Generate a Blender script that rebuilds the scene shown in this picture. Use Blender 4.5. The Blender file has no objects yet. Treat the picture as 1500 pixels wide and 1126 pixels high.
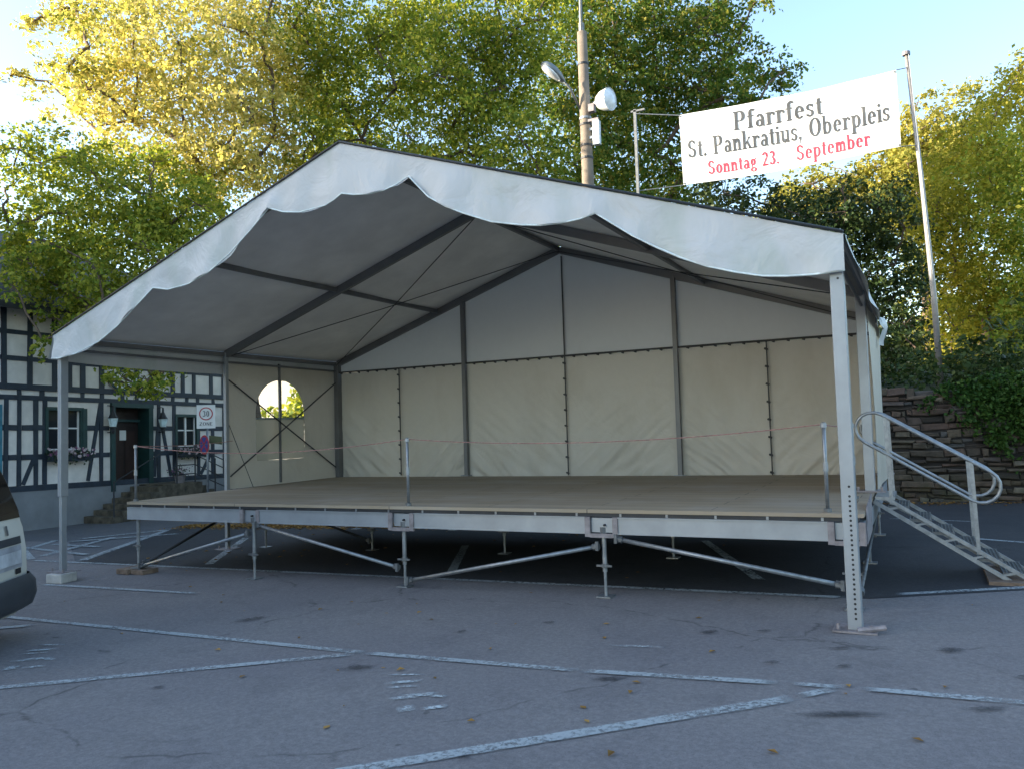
import bpy, bmesh, math, random
import numpy as np
from mathutils import Vector, Matrix
from mathutils import noise as MN
PI = math.pi
rad = math.radians
S = bpy.context.scene
COL = S.collection

# ------------------------------------------------------------------ helpers
class MB:
    def __init__(s): s.v=[]; s.f=[]; s.m=[]; s.mats=[]; s.cur=0
    def mat(s,m):
        if m not in s.mats: s.mats.append(m)
        s.cur=s.mats.index(m); return s
    def face(s,idx): s.f.append(tuple(idx)); s.m.append(s.cur)
    def poly(s,pts):
        b=len(s.v); s.v+= [tuple(p) for p in pts]; s.face(range(b,b+len(pts))); return s
    def box(s,lo,hi,rz=0,c=None):
        x0,y0,z0=lo; x1,y1,z1=hi; b=len(s.v)
        P=[(x0,y0,z0),(x1,y0,z0),(x1,y1,z0),(x0,y1,z0),(x0,y0,z1),(x1,y0,z1),(x1,y1,z1),(x0,y1,z1)]
        if rz:
            if c is None: c=((x0+x1)/2,(y0+y1)/2)
            cs,sn=math.cos(rz),math.sin(rz)
            P=[(c[0]+(x-c[0])*cs-(y-c[1])*sn, c[1]+(x-c[0])*sn+(y-c[1])*cs, z) for x,y,z in P]
        s.v+=P
        for q in ((0,3,2,1),(4,5,6,7),(0,1,5,4),(1,2,6,5),(2,3,7,6),(3,0,4,7)): s.face([b+i for i in q])
        return s
    def beam(s,a,b,w,h,up=(0,0,1)):
        a=Vector(a); b=Vector(b); d=(b-a).normalized(); u=Vector(up)
        if abs(d.dot(u))>.98: u=Vector((0,1,0))
        r=d.cross(u).normalized(); u=r.cross(d)
        n=len(s.v)
        for p in (a,b):
            for i,j in ((-1,-1),(1,-1),(1,1),(-1,1)): s.v.append(tuple(p+r*(i*w/2)+u*(j*h/2)))
        for q in ((0,1,2,3),(7,6,5,4),(0,4,5,1),(1,5,6,2),(2,6,7,3),(3,7,4,0)): s.face([n+i for i in q])
        return s
    def tube(s,pts,r,n=8,cap=True,closed=False):
        P=[Vector(p) for p in pts]; k=len(P)
        R=r if isinstance(r,(list,tuple)) else [r]*k
        prev=None; rings=[]
        for i in range(k):
            if closed: d=(P[(i+1)%k]-P[i-1])
            else: d=(P[min(i+1,k-1)]-P[max(i-1,0)])
            d.normalize()
            if prev is None:
                u=Vector((0,0,1)) if abs(d.z)<.9 else Vector((1,0,0))
            else: u=prev
            x=u-d*u.dot(d)
            if x.length<1e-4: x=Vector((1,0,0)).cross(d)
            x.normalize(); y=d.cross(x); prev=x
            b=len(s.v); rings.append(b)
            for j in range(n):
                a=2*PI*j/n; s.v.append(tuple(P[i]+x*(R[i]*math.cos(a))+y*(R[i]*math.sin(a))))
        for i in range(k if closed else k-1):
            a,b=rings[i],rings[(i+1)%k]
            for j in range(n): s.face((a+j,a+(j+1)%n,b+(j+1)%n,b+j))
        if cap and not closed:
            s.face([rings[0]+j for j in range(n)][::-1]); s.face([rings[-1]+j for j in range(n)])
        return s
    def grid(s,fn,nu,nv):
        b=len(s.v)
        for i in range(nu+1):
            for j in range(nv+1): s.v.append(tuple(fn(i/nu,j/nv)))
        w=nv+1
        for i in range(nu):
            for j in range(nv): s.face((b+i*w+j,b+(i+1)*w+j,b+(i+1)*w+j+1,b+i*w+j+1))
        return s
    def lathe(s,prof,c=(0,0,0),n=24,axis=None):
        # prof: (radius, height); axis maps (x,y,z)->world vector via matrix
        b=len(s.v); M=axis or Matrix.Identity(3); c=Vector(c)
        for r,h in prof:
            for j in range(n):
                a=2*PI*j/n; s.v.append(tuple(c+M@Vector((r*math.cos(a),r*math.sin(a),h))))
        for i in range(len(prof)-1):
            for j in range(n): s.face((b+i*n+j,b+i*n+(j+1)%n,b+(i+1)*n+(j+1)%n,b+(i+1)*n+j))
        return s
    def build(s,name,mat=None,parent=None,origin=(0,0,0),smooth=False,bevel=0,autos=False,solid=0):
        me=bpy.data.meshes.new(name)
        o_=Vector(origin)
        if parent is not None: o_=wloc(parent)
        me.from_pydata([tuple(Vector(p)-o_) for p in s.v],[],s.f)
        if mat is not None and not s.mats: me.materials.append(mat)
        else:
            for m in s.mats: me.materials.append(m)
            me.polygons.foreach_set('material_index',s.m)
        if smooth: me.polygons.foreach_set('use_smooth',[True]*len(me.polygons))
        me.update()
        o=bpy.data.objects.new(name,me); COL.objects.link(o)
        if parent is not None: o.parent=parent
        else: o.location=o_
        if bevel:
            b=o.modifiers.new('b','BEVEL'); b.width=bevel; b.segments=2; b.limit_method='ANGLE'
        if solid:
            b=o.modifiers.new('s','SOLIDIFY'); b.thickness=solid; b.offset=0
        return o
def wloc(o):
    l=Vector(o.location)
    while o.parent: o=o.parent; l+=Vector(o.location)
    return l
def tag(o,label=None,cat=None,group=None,kind=None):
    if label: o['label']=label
    if cat: o['category']=cat
    if group: o['group']=group
    if kind: o['kind']=kind
    return o
def thing(name,label,cat,loc,group=None):
    o=bpy.data.objects.new(name,None); COL.objects.link(o); o.location=loc; o.empty_display_size=.2
    return tag(o,label,cat,group)
def copy_tree(o,parent=None):
    c=o.copy(); COL.objects.link(c); c.parent=parent
    for ch in list(o.children): copy_tree(ch,c)
    return c

# ------------------------------------------------------------------ materials
class NT:
    def __init__(s,name):
        s.m=bpy.data.materials.new(name); s.m.use_nodes=True; s.t=s.m.node_tree; s.t.nodes.clear()
        s.out=s.n('ShaderNodeOutputMaterial')
    def n(s,t,**k):
        n=s.t.nodes.new(t)
        for a,b in k.items():
            if a.startswith('i_'):
                key=a[2:].replace('_',' ')
                n.inputs[key].default_value=b
            else: setattr(n,a,b)
        return n
    def l(s,a,b): s.t.links.new(a,b)
def noise(t,scale,detail=4,rough=.6,co=None,stretch=None,dist=0):
    tc=t.n('ShaderNodeTexCoord'); n=t.n('ShaderNodeTexNoise'); n.inputs['Scale'].default_value=scale
    n.inputs['Detail'].default_value=detail; n.inputs['Roughness'].default_value=rough; n.inputs['Distortion'].default_value=dist
    src=tc.outputs['Object']
    if stretch:
        mp=t.n('ShaderNodeMapping'); mp.inputs['Scale'].default_value=stretch; t.l(src,mp.inputs['Vector']); src=mp.outputs[0]
    t.l(src,n.inputs['Vector']); return n.outputs['Fac']
def ramp(t,src,stops):
    r=t.n('ShaderNodeValToRGB'); e=r.color_ramp.elements
    while len(e)<len(stops): e.new(.5)
    for i,(p,c) in enumerate(stops):
        e[i].position=p; e[i].color=(c[0],c[1],c[2],1) if hasattr(c,'__len__') else (c,c,c,1)
    t.l(src,r.inputs[0]); return r.outputs[0]
def mixc(t,fac,a,b,mode='MIX'):
    m=t.n('ShaderNodeMix',data_type='RGBA',blend_type=mode)
    for s_,v in ((m.inputs[0],fac),(m.inputs[6],a),(m.inputs[7],b)):
        if hasattr(v,'is_output') or isinstance(v,bpy.types.NodeSocket): t.l(v,s_)
        elif hasattr(v,'__len__'): s_.default_value=(v[0],v[1],v[2],1)
        else: s_.default_value=v
    return m.outputs[2]
def bump(t,src,strength,dist=.01):
    b=t.n('ShaderNodeBump'); b.inputs['Strength'].default_value=strength; b.inputs['Distance'].default_value=dist
    t.l(src,b.inputs['Height']); return b.outputs[0]
def princ(t,col,rough=.6,metal=0,normal=None,spec=None):
    p=t.n('ShaderNodeBsdfPrincipled')
    for k,v in (('Base Color',col),('Roughness',rough),('Metallic',metal)):
        if isinstance(v,bpy.types.NodeSocket): t.l(v,p.inputs[k])
        elif hasattr(v,'__len__'): p.inputs[k].default_value=(v[0],v[1],v[2],1)
        else: p.inputs[k].default_value=v
    if normal: t.l(normal,p.inputs['Normal'])
    if spec is not None: p.inputs['Specular IOR Level'].default_value=spec
    return p
def simple(name,c,rough=.6,metal=0,var=.25,scale=6,bmp=.0,spec=None):
    t=NT(name); n=noise(t,scale)
    col=ramp(t,n,[(.3,[x*(1-var) for x in c]),(.7,[min(1,x*(1+var)) for x in c])])
    nr=bump(t,noise(t,scale*8),bmp,.01) if bmp else None
    p=princ(t,col,rough,metal,nr,spec); t.l(p.outputs[0],t.out.inputs[0]); return t.m

def m_fabric(name,c,trans,stain=(.5,.55,.5),sv=.35,wr=.25,rough=.45):
    t=NT(name)
    n=noise(t,1.3,5,.6,stretch=(1,1,.45)); n2=noise(t,9,3)
    col=mixc(t,ramp(t,n,[(.5,0),(.72,sv)]),c,stain)
    col=mixc(t,ramp(t,n2,[(.35,.0),(.75,.12)]),col,[x*.8 for x in c])
    nr=bump(t,noise(t,2.2,4,.55,dist=.6),wr,.06)
    p=princ(t,col,rough,0,nr,.35)
    tr=t.n('ShaderNodeBsdfTranslucent'); t.l(col,tr.inputs['Color'])
    mx=t.n('ShaderNodeMixShader'); mx.inputs[0].default_value=trans
    t.l(p.outputs[0],mx.inputs[1]); t.l(tr.outputs[0],mx.inputs[2]); t.l(mx.outputs[0],t.out.inputs[0]); return t.m
M={}
M['fabric']=m_fabric('tent_fabric',(.48,.50,.505),.0,(.32,.38,.335),.75,.7)
M['lining']=simple('grey_roof_lining',(.78,.77,.745),.7,0,.1,1.5,.15)
M['gable']=m_fabric('gable_fabric',(.60,.61,.605),.09,(.5,.51,.505),.2,.15)
M['beige']=m_fabric('side_wall_fabric',(.57,.53,.45),.10,(.45,.40,.31),.55,.45)
M['alu']=simple('weathered_aluminium',(.30,.325,.345),.45,.45,.12,3)
M['alu_frame']=simple('dull_tent_profile',(.16,.165,.17),.5,.4,.12,3)
M['galv']=simple('galvanised_steel',(.25,.27,.285),.42,.6,.25,14)
M['galv_dull']=simple('old_galvanised_tube',(.14,.15,.155),.55,.5,.3,14)
M['dark_steel']=simple('dark_steel',(.035,.038,.042),.55,.3)
M['bracket']=simple('rusty_bracket',(.23,.21,.215),.6,.3,.3,12)
M['black']=simple('black_rubber',(.018,.018,.02),.7)
M['rope']=simple('red_white_rope',(.30,.16,.14),.8,0,.5,30)
M['lace']=simple('dark_lacing',(.06,.06,.06),.8)
M['woodblk']=simple('wood_block',(.17,.12,.085),.85,0,.35,12,.4)
M['concrete']=simple('concrete',(.42,.41,.38),.9,0,.2,8,.4)
M['polecon']=simple('pole_concrete',(.19,.155,.12),.9,0,.2,5,.4)
M['plaster']=simple('lime_plaster',(.66,.62,.565),.9,0,.12,3,.2)
M['timber']=simple('dark_painted_timber',(.016,.026,.040),.6,0,.35,5,.3)
M['green']=simple('green_painted_wood',(.010,.042,.040),.5,0,.25,5)
M['plinth']=simple('grey_plinth_render',(.19,.20,.205),.9,0,.15,2,.2)
M['slate']=simple('slate_roof',(.022,.023,.028),.55,0,.35,14,.5)
M['whitewood']=simple('white_window_wood',(.72,.72,.70),.5,0,.06)
M['stone_step']=simple('step_stone',(.085,.072,.05),.9,0,.7,5,.8)
M['blossom']=simple('flower_blossom',(.42,.33,.34),.8,0,.4,40)
M['petal_dark']=simple('flower_purple',(.16,.06,.12),.8,0,.4,40)
M['box_leaf']=simple('flowerbox_leaves',(.025,.05,.018),.7,0,.5,20)
M['signwhite']=simple('sign_white',(.72,.72,.68),.45,0,.05)
M['red']=simple('sign_red',(.42,.04,.05),.5)
M['blue']=simple('sign_blue',(.03,.07,.28),.5)
M['ink']=simple('banner_black_ink',(.055,.06,.065),.7,0,.3)
M['inkred']=simple('banner_red_ink',(.42,.03,.06),.7,0,.2)
M['inkblue']=simple('navy_letters',(.02,.03,.10),.6)
M['olive']=simple('olive_panel',(.07,.08,.03),.6)
M['banner']=m_fabric('banner_cloth',(.82,.83,.82),.12,(.7,.72,.72),.3,.12,.55)
M['vanpaint']=simple('cream_car_paint',(.55,.55,.50),.25,0,.03,2)
M['vanglass']=simple('dark_car_glass',(.012,.010,.009),.06,0,.2,2)
M['vanplastic']=simple('dark_bumper_plastic',(.035,.042,.05),.5,0,.15)
M['tyre']=simple('tyre_rubber',(.02,.02,.02),.85)
M['taillight']=simple('tail_light',(.05,.012,.008),.2)
M['headlight']=simple('clear_headlight',(.5,.5,.5),.12)
M['lampglass']=simple('lamp_reflector',(.75,.77,.78),.3,.3,.08)
M['lampbody']=simple('lamp_housing',(.16,.19,.21),.5,.2,.15)
M['bark']=simple('bark',(.12,.085,.06),.95,0,.4,9,.8)
M['leaf_fallen']=None
def m_glass():
    t=NT('window_glass'); p=princ(t,(.02,.025,.03),.05,0,None,.6); t.l(p.outputs[0],t.out.inputs[0]); return t.m
M['glass']=m_glass()
def m_pvc(name,a,b):
    t=NT(name)
    tp=t.n('ShaderNodeBsdfTransparent'); tp.inputs[0].default_value=(.9,.92,.9,1)
    p=princ(t,(.44,.415,.33),.4); tr=t.n('ShaderNodeBsdfTranslucent'); tr.inputs[0].default_value=(.36,.34,.25,1)
    mx=t.n('ShaderNodeMixShader'); mx.inputs[0].default_value=.5; t.l(p.outputs[0],mx.inputs[1]); t.l(tr.outputs[0],mx.inputs[2])
    m2=t.n('ShaderNodeMixShader'); r=ramp(t,noise(t,3,3),[(.3,a),(.7,b)])
    t.l(r,m2.inputs[0]); t.l(tp.outputs[0],m2.inputs[1]); t.l(mx.outputs[0],m2.inputs[2]); t.l(m2.outputs[0],t.out.inputs[0]); return t.m
M['pvc']=m_pvc('clear_pvc',.04,.16)
M['pvc_milky']=m_pvc('yellowed_pvc',.975,.998)
def m_deck():
    t=NT('plywood_deck'); tc=t.n('ShaderNodeTexCoord')
    w=t.n('ShaderNodeTexBrick'); w.offset=.5
    mp=t.n('ShaderNodeMapping'); t.l(tc.outputs['Object'],mp.inputs[0]); t.l(mp.outputs[0],w.inputs['Vector'])
    w.inputs['Scale'].default_value=1; w.inputs['Brick Width'].default_value=2.45; w.inputs['Row Height'].default_value=.27
    w.inputs['Mortar Size'].default_value=.006; w.inputs['Color1'].default_value=(.29,.23,.155,1); w.inputs['Color2'].default_value=(.36,.295,.205,1)
    w.inputs['Mortar'].default_value=(.06,.05,.04,1)
    n=noise(t,2.5,5,.6,stretch=(.25,2.5,1)); col=mixc(t,ramp(t,n,[(.3,0),(.75,.65)]),w.outputs['Color'],(.235,.20,.155))
    n2=noise(t,1.1,4); col=mixc(t,ramp(t,n2,[(.45,0),(.7,.4)]),col,(.38,.35,.31))
    p=princ(t,col,.75,0,bump(t,n,.2,.01),.3); t.l(p.outputs[0],t.out.inputs[0]); return t.m
M['deck']=m_deck()
def m_asphalt(name,c,patch):
    t=NT(name)
    f=noise(t,90,3,.8); g=noise(t,.55,6,.62); g2=noise(t,2.3,5,.65,dist=.8); v=t.n('ShaderNodeTexVoronoi'); v.inputs['Scale'].default_value=170
    tc=t.n('ShaderNodeTexCoord'); t.l(tc.outputs['Object'],v.inputs['Vector'])
    col=mixc(t,ramp(t,g,[(.35,0),(.7,1)]),c,patch)
    col=mixc(t,ramp(t,g2,[(.52,0),(.74,.45)]),col,[x*.62 for x in c])
    col=mixc(t,ramp(t,f,[(.36,.4),(.5,0)]),col,[x*.4 for x in c])
    col=mixc(t,ramp(t,v.outputs['Distance'],[(.05,.8),(.25,0)]),col,[x*2.6 for x in c])
    h=noise(t,28,4,.7); col=mixc(t,ramp(t,h,[(.42,.3),(.56,0)]),col,[x*.5 for x in c]); col=mixc(t,ramp(t,h,[(.56,0),(.72,.2)]),col,[x*1.7 for x in c])
    vc=t.n('ShaderNodeTexVoronoi',feature='DISTANCE_TO_EDGE'); vc.inputs['Scale'].default_value=.45
    dn=t.n('ShaderNodeTexNoise'); dn.inputs['Scale'].default_value=2.2; dn.inputs['Detail'].default_value=5; t.l(tc.outputs['Object'],dn.inputs['Vector'])
    vm=t.n('ShaderNodeMix',data_type='VECTOR'); vm.inputs[0].default_value=.28; t.l(tc.outputs['Object'],vm.inputs[4]); t.l(dn.outputs['Color'],vm.inputs[5]); t.l(vm.outputs[1],vc.inputs['Vector'])
    ck=t.n('ShaderNodeMath',operation='MULTIPLY'); t.l(ramp(t,vc.outputs['Distance'],[(.0015,1),(.006,0)]),ck.inputs[0]); t.l(ramp(t,g2,[(.45,0),(.6,.7)]),ck.inputs[1]); col=mixc(t,ck.outputs[0],col,[x*.3 for x in c])
    s=noise(t,5.5,2,.5); col=mixc(t,ramp(t,s,[(.76,0),(.79,.5)]),col,[x*.3 for x in c])
    p=princ(t,col,.82,0,bump(t,h,.5,.008),.25); t.l(p.outputs[0],t.out.inputs[0]); return t.m
M['asphalt']=m_asphalt('road_asphalt',(.172,.164,.168),(.215,.205,.198))
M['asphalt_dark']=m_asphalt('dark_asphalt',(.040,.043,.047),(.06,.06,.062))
M['asphalt_far']=m_asphalt('yard_asphalt',(.12,.123,.13),(.14,.14,.143))
def m_paint(lo,hi,name,c=(.55,.60,.62)):
    t=NT(name); n=noise(t,26,5,.75); n2=noise(t,1.7,3)
    a=t.n('ShaderNodeMath',operation='ADD'); t.l(n,a.inputs[0])
    m=t.n('ShaderNodeMath',operation='MULTIPLY'); m.inputs[1].default_value=.45; t.l(n2,m.inputs[0]); t.l(m.outputs[0],a.inputs[1])
    at=t.n('ShaderNodeAttribute',attribute_name='mask'); mk=t.n('ShaderNodeMath',operation='MULTIPLY'); t.l(ramp(t,a.outputs[0],[(lo,0),(hi,1)]),mk.inputs[0]); t.l(at.outputs['Fac'],mk.inputs[1])
    fac=mk.outputs[0]
    p=princ(t,c,.7); tp=t.n('ShaderNodeBsdfTransparent'); mx=t.n('ShaderNodeMixShader')
    t.l(fac,mx.inputs[0]); t.l(tp.outputs[0],mx.inputs[1]); t.l(p.outputs[0],mx.inputs[2]); t.l(mx.outputs[0],t.out.inputs[0]); return t.m
M['paint']=m_paint(.52,.78,'worn_road_paint',(.31,.345,.355))
M['paint_faint']=m_paint(.58,.80,'faint_road_paint',(.42,.47,.48))
M['stain']=m_paint(.35,.95,'dark_stain',(.016,.017,.02))
def m_leaf(name,cols,trans,rough=.7):
    t=NT(name); g=t.n('ShaderNodeNewGeometry'); col=ramp(t,g.outputs['Random Per Island'],cols)
    n=noise(t,.35,2); col=mixc(t,ramp(t,n,[(.35,0),(.7,.5)]),col,cols[-1][1])
    p=princ(t,col,rough,0,None,.12); tr=t.n('ShaderNodeBsdfTranslucent')
    c2=mixc(t,.0,col,(1,1,1)); hs=t.n('ShaderNodeHueSaturation'); hs.inputs['Value'].default_value=1.25; hs.inputs['Saturation'].default_value=1.1
    t.l(c2,hs.inputs['Color']); t.l(hs.outputs[0],tr.inputs['Color'])
    mx=t.n('ShaderNodeMixShader'); mx.inputs[0].default_value=trans
    t.l(p.outputs[0],mx.inputs[1]); t.l(tr.outputs[0],mx.inputs[2]); t.l(mx.outputs[0],t.out.inputs[0]); return t.m
M['lf_yellow']=m_leaf('yellowing_leaves',[(0,(.13,.17,.03)),(.3,(.30,.31,.06)),(.7,(.55,.50,.14)),(1,(.66,.54,.22))],.5)
M['lf_low']=m_leaf('green_yellow_leaves',[(0,(.08,.14,.025)),(.4,(.17,.23,.04)),(.7,(.48,.44,.08)),(1,(.24,.28,.045))],.5)
M['lf_green']=m_leaf('green_leaves',[(0,(.09,.15,.025)),(.5,(.17,.24,.04)),(.75,(.48,.44,.08)),(1,(.28,.30,.05))],.5)
M['lf_dgreen']=m_leaf('mid_green_leaves',[(0,(.05,.10,.02)),(.6,(.11,.17,.035)),(.85,(.36,.29,.06)),(1,(.12,.18,.035))],.45)
M['lf_dark']=m_leaf('dark_evergreen_leaves',[(0,(.018,.04,.014)),(.6,(.038,.068,.022)),(1,(.075,.09,.025))],.2,.4)
M['lf_birch']=m_leaf('golden_birch_leaves',[(0,(.10,.13,.02)),(.4,(.24,.25,.035)),(1,(.42,.36,.06))],.5)
M['lf_olive']=m_leaf('olive_leaves',[(0,(.14,.16,.03)),(.6,(.27,.28,.06)),(1,(.36,.30,.07))],.4)
M['lf_ivy']=m_leaf('ivy_leaves',[(0,(.018,.05,.012)),(.6,(.035,.085,.02)),(1,(.06,.11,.02))],.2,.45)
M['litter']=m_leaf('fallen_leaves_material',[(0,(.10,.055,.02)),(.5,(.24,.13,.04)),(1,(.36,.22,.07))],.1,.8)
M['hill']=simple('undergrowth_soil',(.03,.04,.017),.95,0,.5,2,.5)
def m_wallstone():
    t=NT('rubble_stone'); g=t.n('ShaderNodeNewGeometry')
    col=ramp(t,g.outputs['Random Per Island'],[(0,(.036,.031,.027)),(.25,(.072,.059,.046)),(.5,(.115,.096,.068)),(.75,(.105,.07,.054)),(.9,(.085,.083,.078)),(1,(.22,.19,.14))])
    n=noise(t,7,5,.7); col=mixc(t,ramp(t,n,[(.4,0),(.7,.6)]),col,(.020,.020,.015))
    tc=t.n('ShaderNodeTexCoord'); sp=t.n('ShaderNodeSeparateXYZ'); t.l(tc.outputs['Object'],sp.inputs[0])
    zz=ramp(t,sp.outputs['Z'],[(.0,.55),(.75,.0)])
    n3=noise(t,2.5,4); mu=t.n('ShaderNodeMath',operation='MULTIPLY'); t.l(zz,mu.inputs[0]); t.l(ramp(t,n3,[(.4,0),(.6,1)]),mu.inputs[1])
    col=mixc(t,mu.outputs[0],col,(.055,.055,.018))
    p=princ(t,col,.9,0,bump(t,n,.7,.03),.25); t.l(p.outputs[0],t.out.inputs[0]); return t.m
M['stone']=m_wallstone()
M['mortar']=simple('wall_mortar',(.026,.022,.018),.95,0,.35,6,.5)
M['farwall']=simple('far_white_wall',(.34,.335,.32),.9,0,.05,1)

# ------------------------------------------------------------------ camera, light, sky
CAM=(10.502159,-6.806805,1.791168); YAW=.4749120; PITCH=.0545820; ROLL=-.0309384; FPX=1159.851
F=Vector((-math.sin(YAW)*math.cos(PITCH),math.cos(YAW)*math.cos(PITCH),math.sin(PITCH)))
R=Vector((math.cos(YAW),math.sin(YAW),0)); U=R.cross(F)
R2=R*math.cos(ROLL)+U*math.sin(ROLL); U2=-R*math.sin(ROLL)+U*math.cos(ROLL)
cd=bpy.data.cameras.new('camera'); cd.sensor_width=36; cd.lens=FPX/1500*36; cd.clip_start=.05; cd.clip_end=2000
cam=bpy.data.objects.new('camera',cd); COL.objects.link(cam)
mt=Matrix((R2,U2,-F)).transposed().to_4x4(); mt.translation=Vector(CAM); cam.matrix_world=mt; S.camera=cam

SUN_EL=rad(15); SUND=Vector((-.86,-.51,0)).normalized()
SUNV=Vector((SUND.x*math.cos(SUN_EL),SUND.y*math.cos(SUN_EL),math.sin(SUN_EL)))
ld=bpy.data.lights.new('sun','SUN'); ld.energy=4.2; ld.angle=rad(.5); ld.color=(1,.86,.66)
lo=bpy.data.objects.new('sun',ld); COL.objects.link(lo); lo.rotation_euler=SUNV.to_track_quat('Z','Y').to_euler()
w=bpy.data.worlds.new('World'); S.world=w; w.use_nodes=True; nt=w.node_tree
sky=nt.nodes.new('ShaderNodeTexSky'); sky.sky_type='NISHITA'; sky.sun_disc=False; sky.sun_elevation=SUN_EL
sky.sun_rotation=math.atan2(SUND.x,SUND.y); sky.air_density=1.0; sky.dust_density=1.2; sky.ozone_density=1.3; sky.altitude=100
bg=nt.nodes['Background']; nt.links.new(sky.outputs[0],bg.inputs[0]); bg.inputs[1].default_value=.13
S.view_settings.view_transform='Standard'; S.view_settings.look='None'; S.view_settings.exposure=2.18; S.view_settings.gamma=1
S.cycles.max_bounces=7; S.cycles.transparent_max_bounces=16; S.cycles.diffuse_bounces=4

def gz(x): return -.09+.0215*max(-22,min(30,x))
# ------------------------------------------------------------------ ground
def sheet(name,poly,mat,lift,n=1):
    # polygon fan following the sloping ground, cut in x so that it stays on the slope
    bm=bmesh.new(); vs=[bm.verts.new((x,y,0)) for x,y in poly]; bm.faces.new(vs)
    for X in (-22,30):
        bmesh.ops.bisect_plane(bm,geom=bm.verts[:]+bm.edges[:]+bm.faces[:],plane_co=(X,0,0),plane_no=(1,0,0))
    for v in bm.verts: v.co.z=gz(v.co.x)+lift
    bmesh.ops.recalc_face_normals(bm,faces=bm.faces)
    if bm.faces[:][0].normal.z<0: bmesh.ops.reverse_faces(bm,faces=bm.faces)
    me=bpy.data.meshes.new(name); bm.to_mesh(me); bm.free(); me.materials.append(mat)
    o=bpy.data.objects.new(name,me); COL.objects.link(o); return tag(o,kind='structure')
sheet('ground',[(-300,-300),(300,-300),(300,300),(-300,300)],M['asphalt_far'],-.012)
sheet('road',[(-8.4,-60),(40,-60),(40,4.0),(16,4.5),(10.0,1.25),(-1.5,1.25),(-4.6,3.2),(-8.4,3.2)],M['asphalt'],-.004)
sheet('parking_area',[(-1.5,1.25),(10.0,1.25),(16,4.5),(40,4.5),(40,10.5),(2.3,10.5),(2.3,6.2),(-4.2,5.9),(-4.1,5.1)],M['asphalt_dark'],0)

def strips(L,mb,lift):
    if not hasattr(mb,'a'): mb.a=[]
    for x0,y0,x1,y1,wd in L:
        d=Vector((x1-x0,y1-y0)); ln=d.length; d/=ln; p=Vector((-d.y,d.x))*(wd/2); n=max(3,int(ln/.12))
        b=len(mb.v)
        rnd=random.Random(int(x0*100+y0*10))
        for i in range(n+1):
            t=i/n; x=x0+(x1-x0)*t; y=y0+(y1-y0)*t; j=1+rnd.uniform(-.05,.05)
            e=1 if 0<i<n else 0
            for s,m in ((-1.12,0),(-.85,1),(.85,1),(1.12,0)): mb.v.append((x+p.x*s*j,y+p.y*s*j,gz(x)+lift)); mb.a.append(m*e)
        for i in range(n):
            for k in range(3): mb.face((b+4*i+k,b+4*i+4+k,b+4*i+5+k,b+4*i+1+k))
def mask(o,a):
    at=o.data.attributes.new('mask','FLOAT','POINT'); at.data.foreach_set('value',a); return o
mk=MB()
strips([(-6,-1.68,6.5,-1.70,.085),(6.5,-1.70,8.3,-1.62,.085),(8.3,-1.62,9.62,-1.48,.085),(9.68,-1.47,10.0,-1.45,.07),(10.08,-1.44,16,-1.30,.085),
 (1.2,-5.7,6.45,-1.74,.09),(4.6,-6.6,9.74,-1.74,.105),(9.75,-1.7,9.95,-1.5,.08),(-3,-6,2.5,-1.85,.10),(8.9,-6,13.4,-1.5,.11),
 (-.0,-.24,2.9,-.18,.09),(-2.7,1.28,9.8,1.23,.10),(10.2,1.47,16,4.55,.09),
 (1.15,1.5,-.9,4.25,.13),
 (-4.35,2.15,-2.75,1.32,.14),(-4.1,5.1,-1.6,1.4,.16),(-4.7,2.9,-3.0,2.75,.14),(-5.1,2.5,-2.2,1.95,.13),(-4.9,3.6,-4.1,5.15,.14),(-4.7,3.2,-3.1,4.6,.16),(-4.35,2.15,-5.3,3.4,.14),(-3.0,1.6,-4.3,4.0,.16),
 (11.0,5.35,14,3.7,.10),(9.9,7.6,11.2,7.2,.06),(5.3,1.5,4.1,3.9,.12),(8.9,1.9,7.6,4.8,.12)],mk,.005)
tag(mask(mk.build('parking_markings',M['paint']),mk.a),kind='structure')
# worn bay numbers, painted as broken strokes
mk=MB()
for ox,oy in ((7.0,-2.1),(3.35,-2.35)):
    for a,b,c,d,wd in ((.02,-.03,.30,.06,.03),(.12,-.20,.36,-.06,.05),(.20,-.28,.40,-.16,.035),(.38,-.40,.62,-.26,.06),(.34,-.46,.52,-.36,.05),(.52,-.62,.62,-.54,.10),(.66,-.56,.80,-.44,.05),(.58,-.32,.70,-.30,.04)):
        strips([(ox+a,oy+b,ox+c,oy+d,wd)],mk,.005)
strips([(8.25,-.95,8.7,-.88,.05)],mk,.005)
tag(mask(mk.build('faded_markings',M['paint_faint']),mk.a),kind='structure')
mk=MB()
rs=random.Random(5); ma=[]
for x,y,a,b in ((4.6,-1.05,.20,.10),(8.55,-1.74,.2,.04),(6.7,-2.05,.22,.06),(9.9,-.55,.12,.03),(8.9,-.35,.12,.04),(9.95,-1.0,.10,.03),(10.6,-.4,.14,.06),(9.5,-1.05,.1,.03),(10.0,-1.95,.35,.04),(10.75,-1.6,.2,.04),(8.3,-3.2,.06,.03),(9.3,-.2,.1,.03),(11.0,-.9,.12,.03),(6.9,-.9,.06,.04),(5.6,-2.9,.07,.03),(7.5,-.4,.1,.03),(6.3,.3,.09,.02)):
    b0=len(mk.v); n=18; mk.v.append((x,y,gz(x)+.0085)); ma.append(.9)
    for k in (.55,1.25):
        for i in range(n):
            t=2*PI*i/n; r=rs.uniform(.6,1.25)*k; xx=x+a*.55*math.cos(t)*r+.2*b*math.sin(t)*k; mk.v.append((xx,y+b*1.3*math.sin(t)*r+.2*a*math.cos(t)*k,gz(xx)+.0085)); ma.append(.75 if k<1 else 0)
    for i in range(n):
        j=(i+1)%n; mk.face((b0,b0+1+i,b0+1+j)); mk.face((b0+1+i,b0+1+n+i,b0+1+n+j,b0+1+j))
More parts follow.
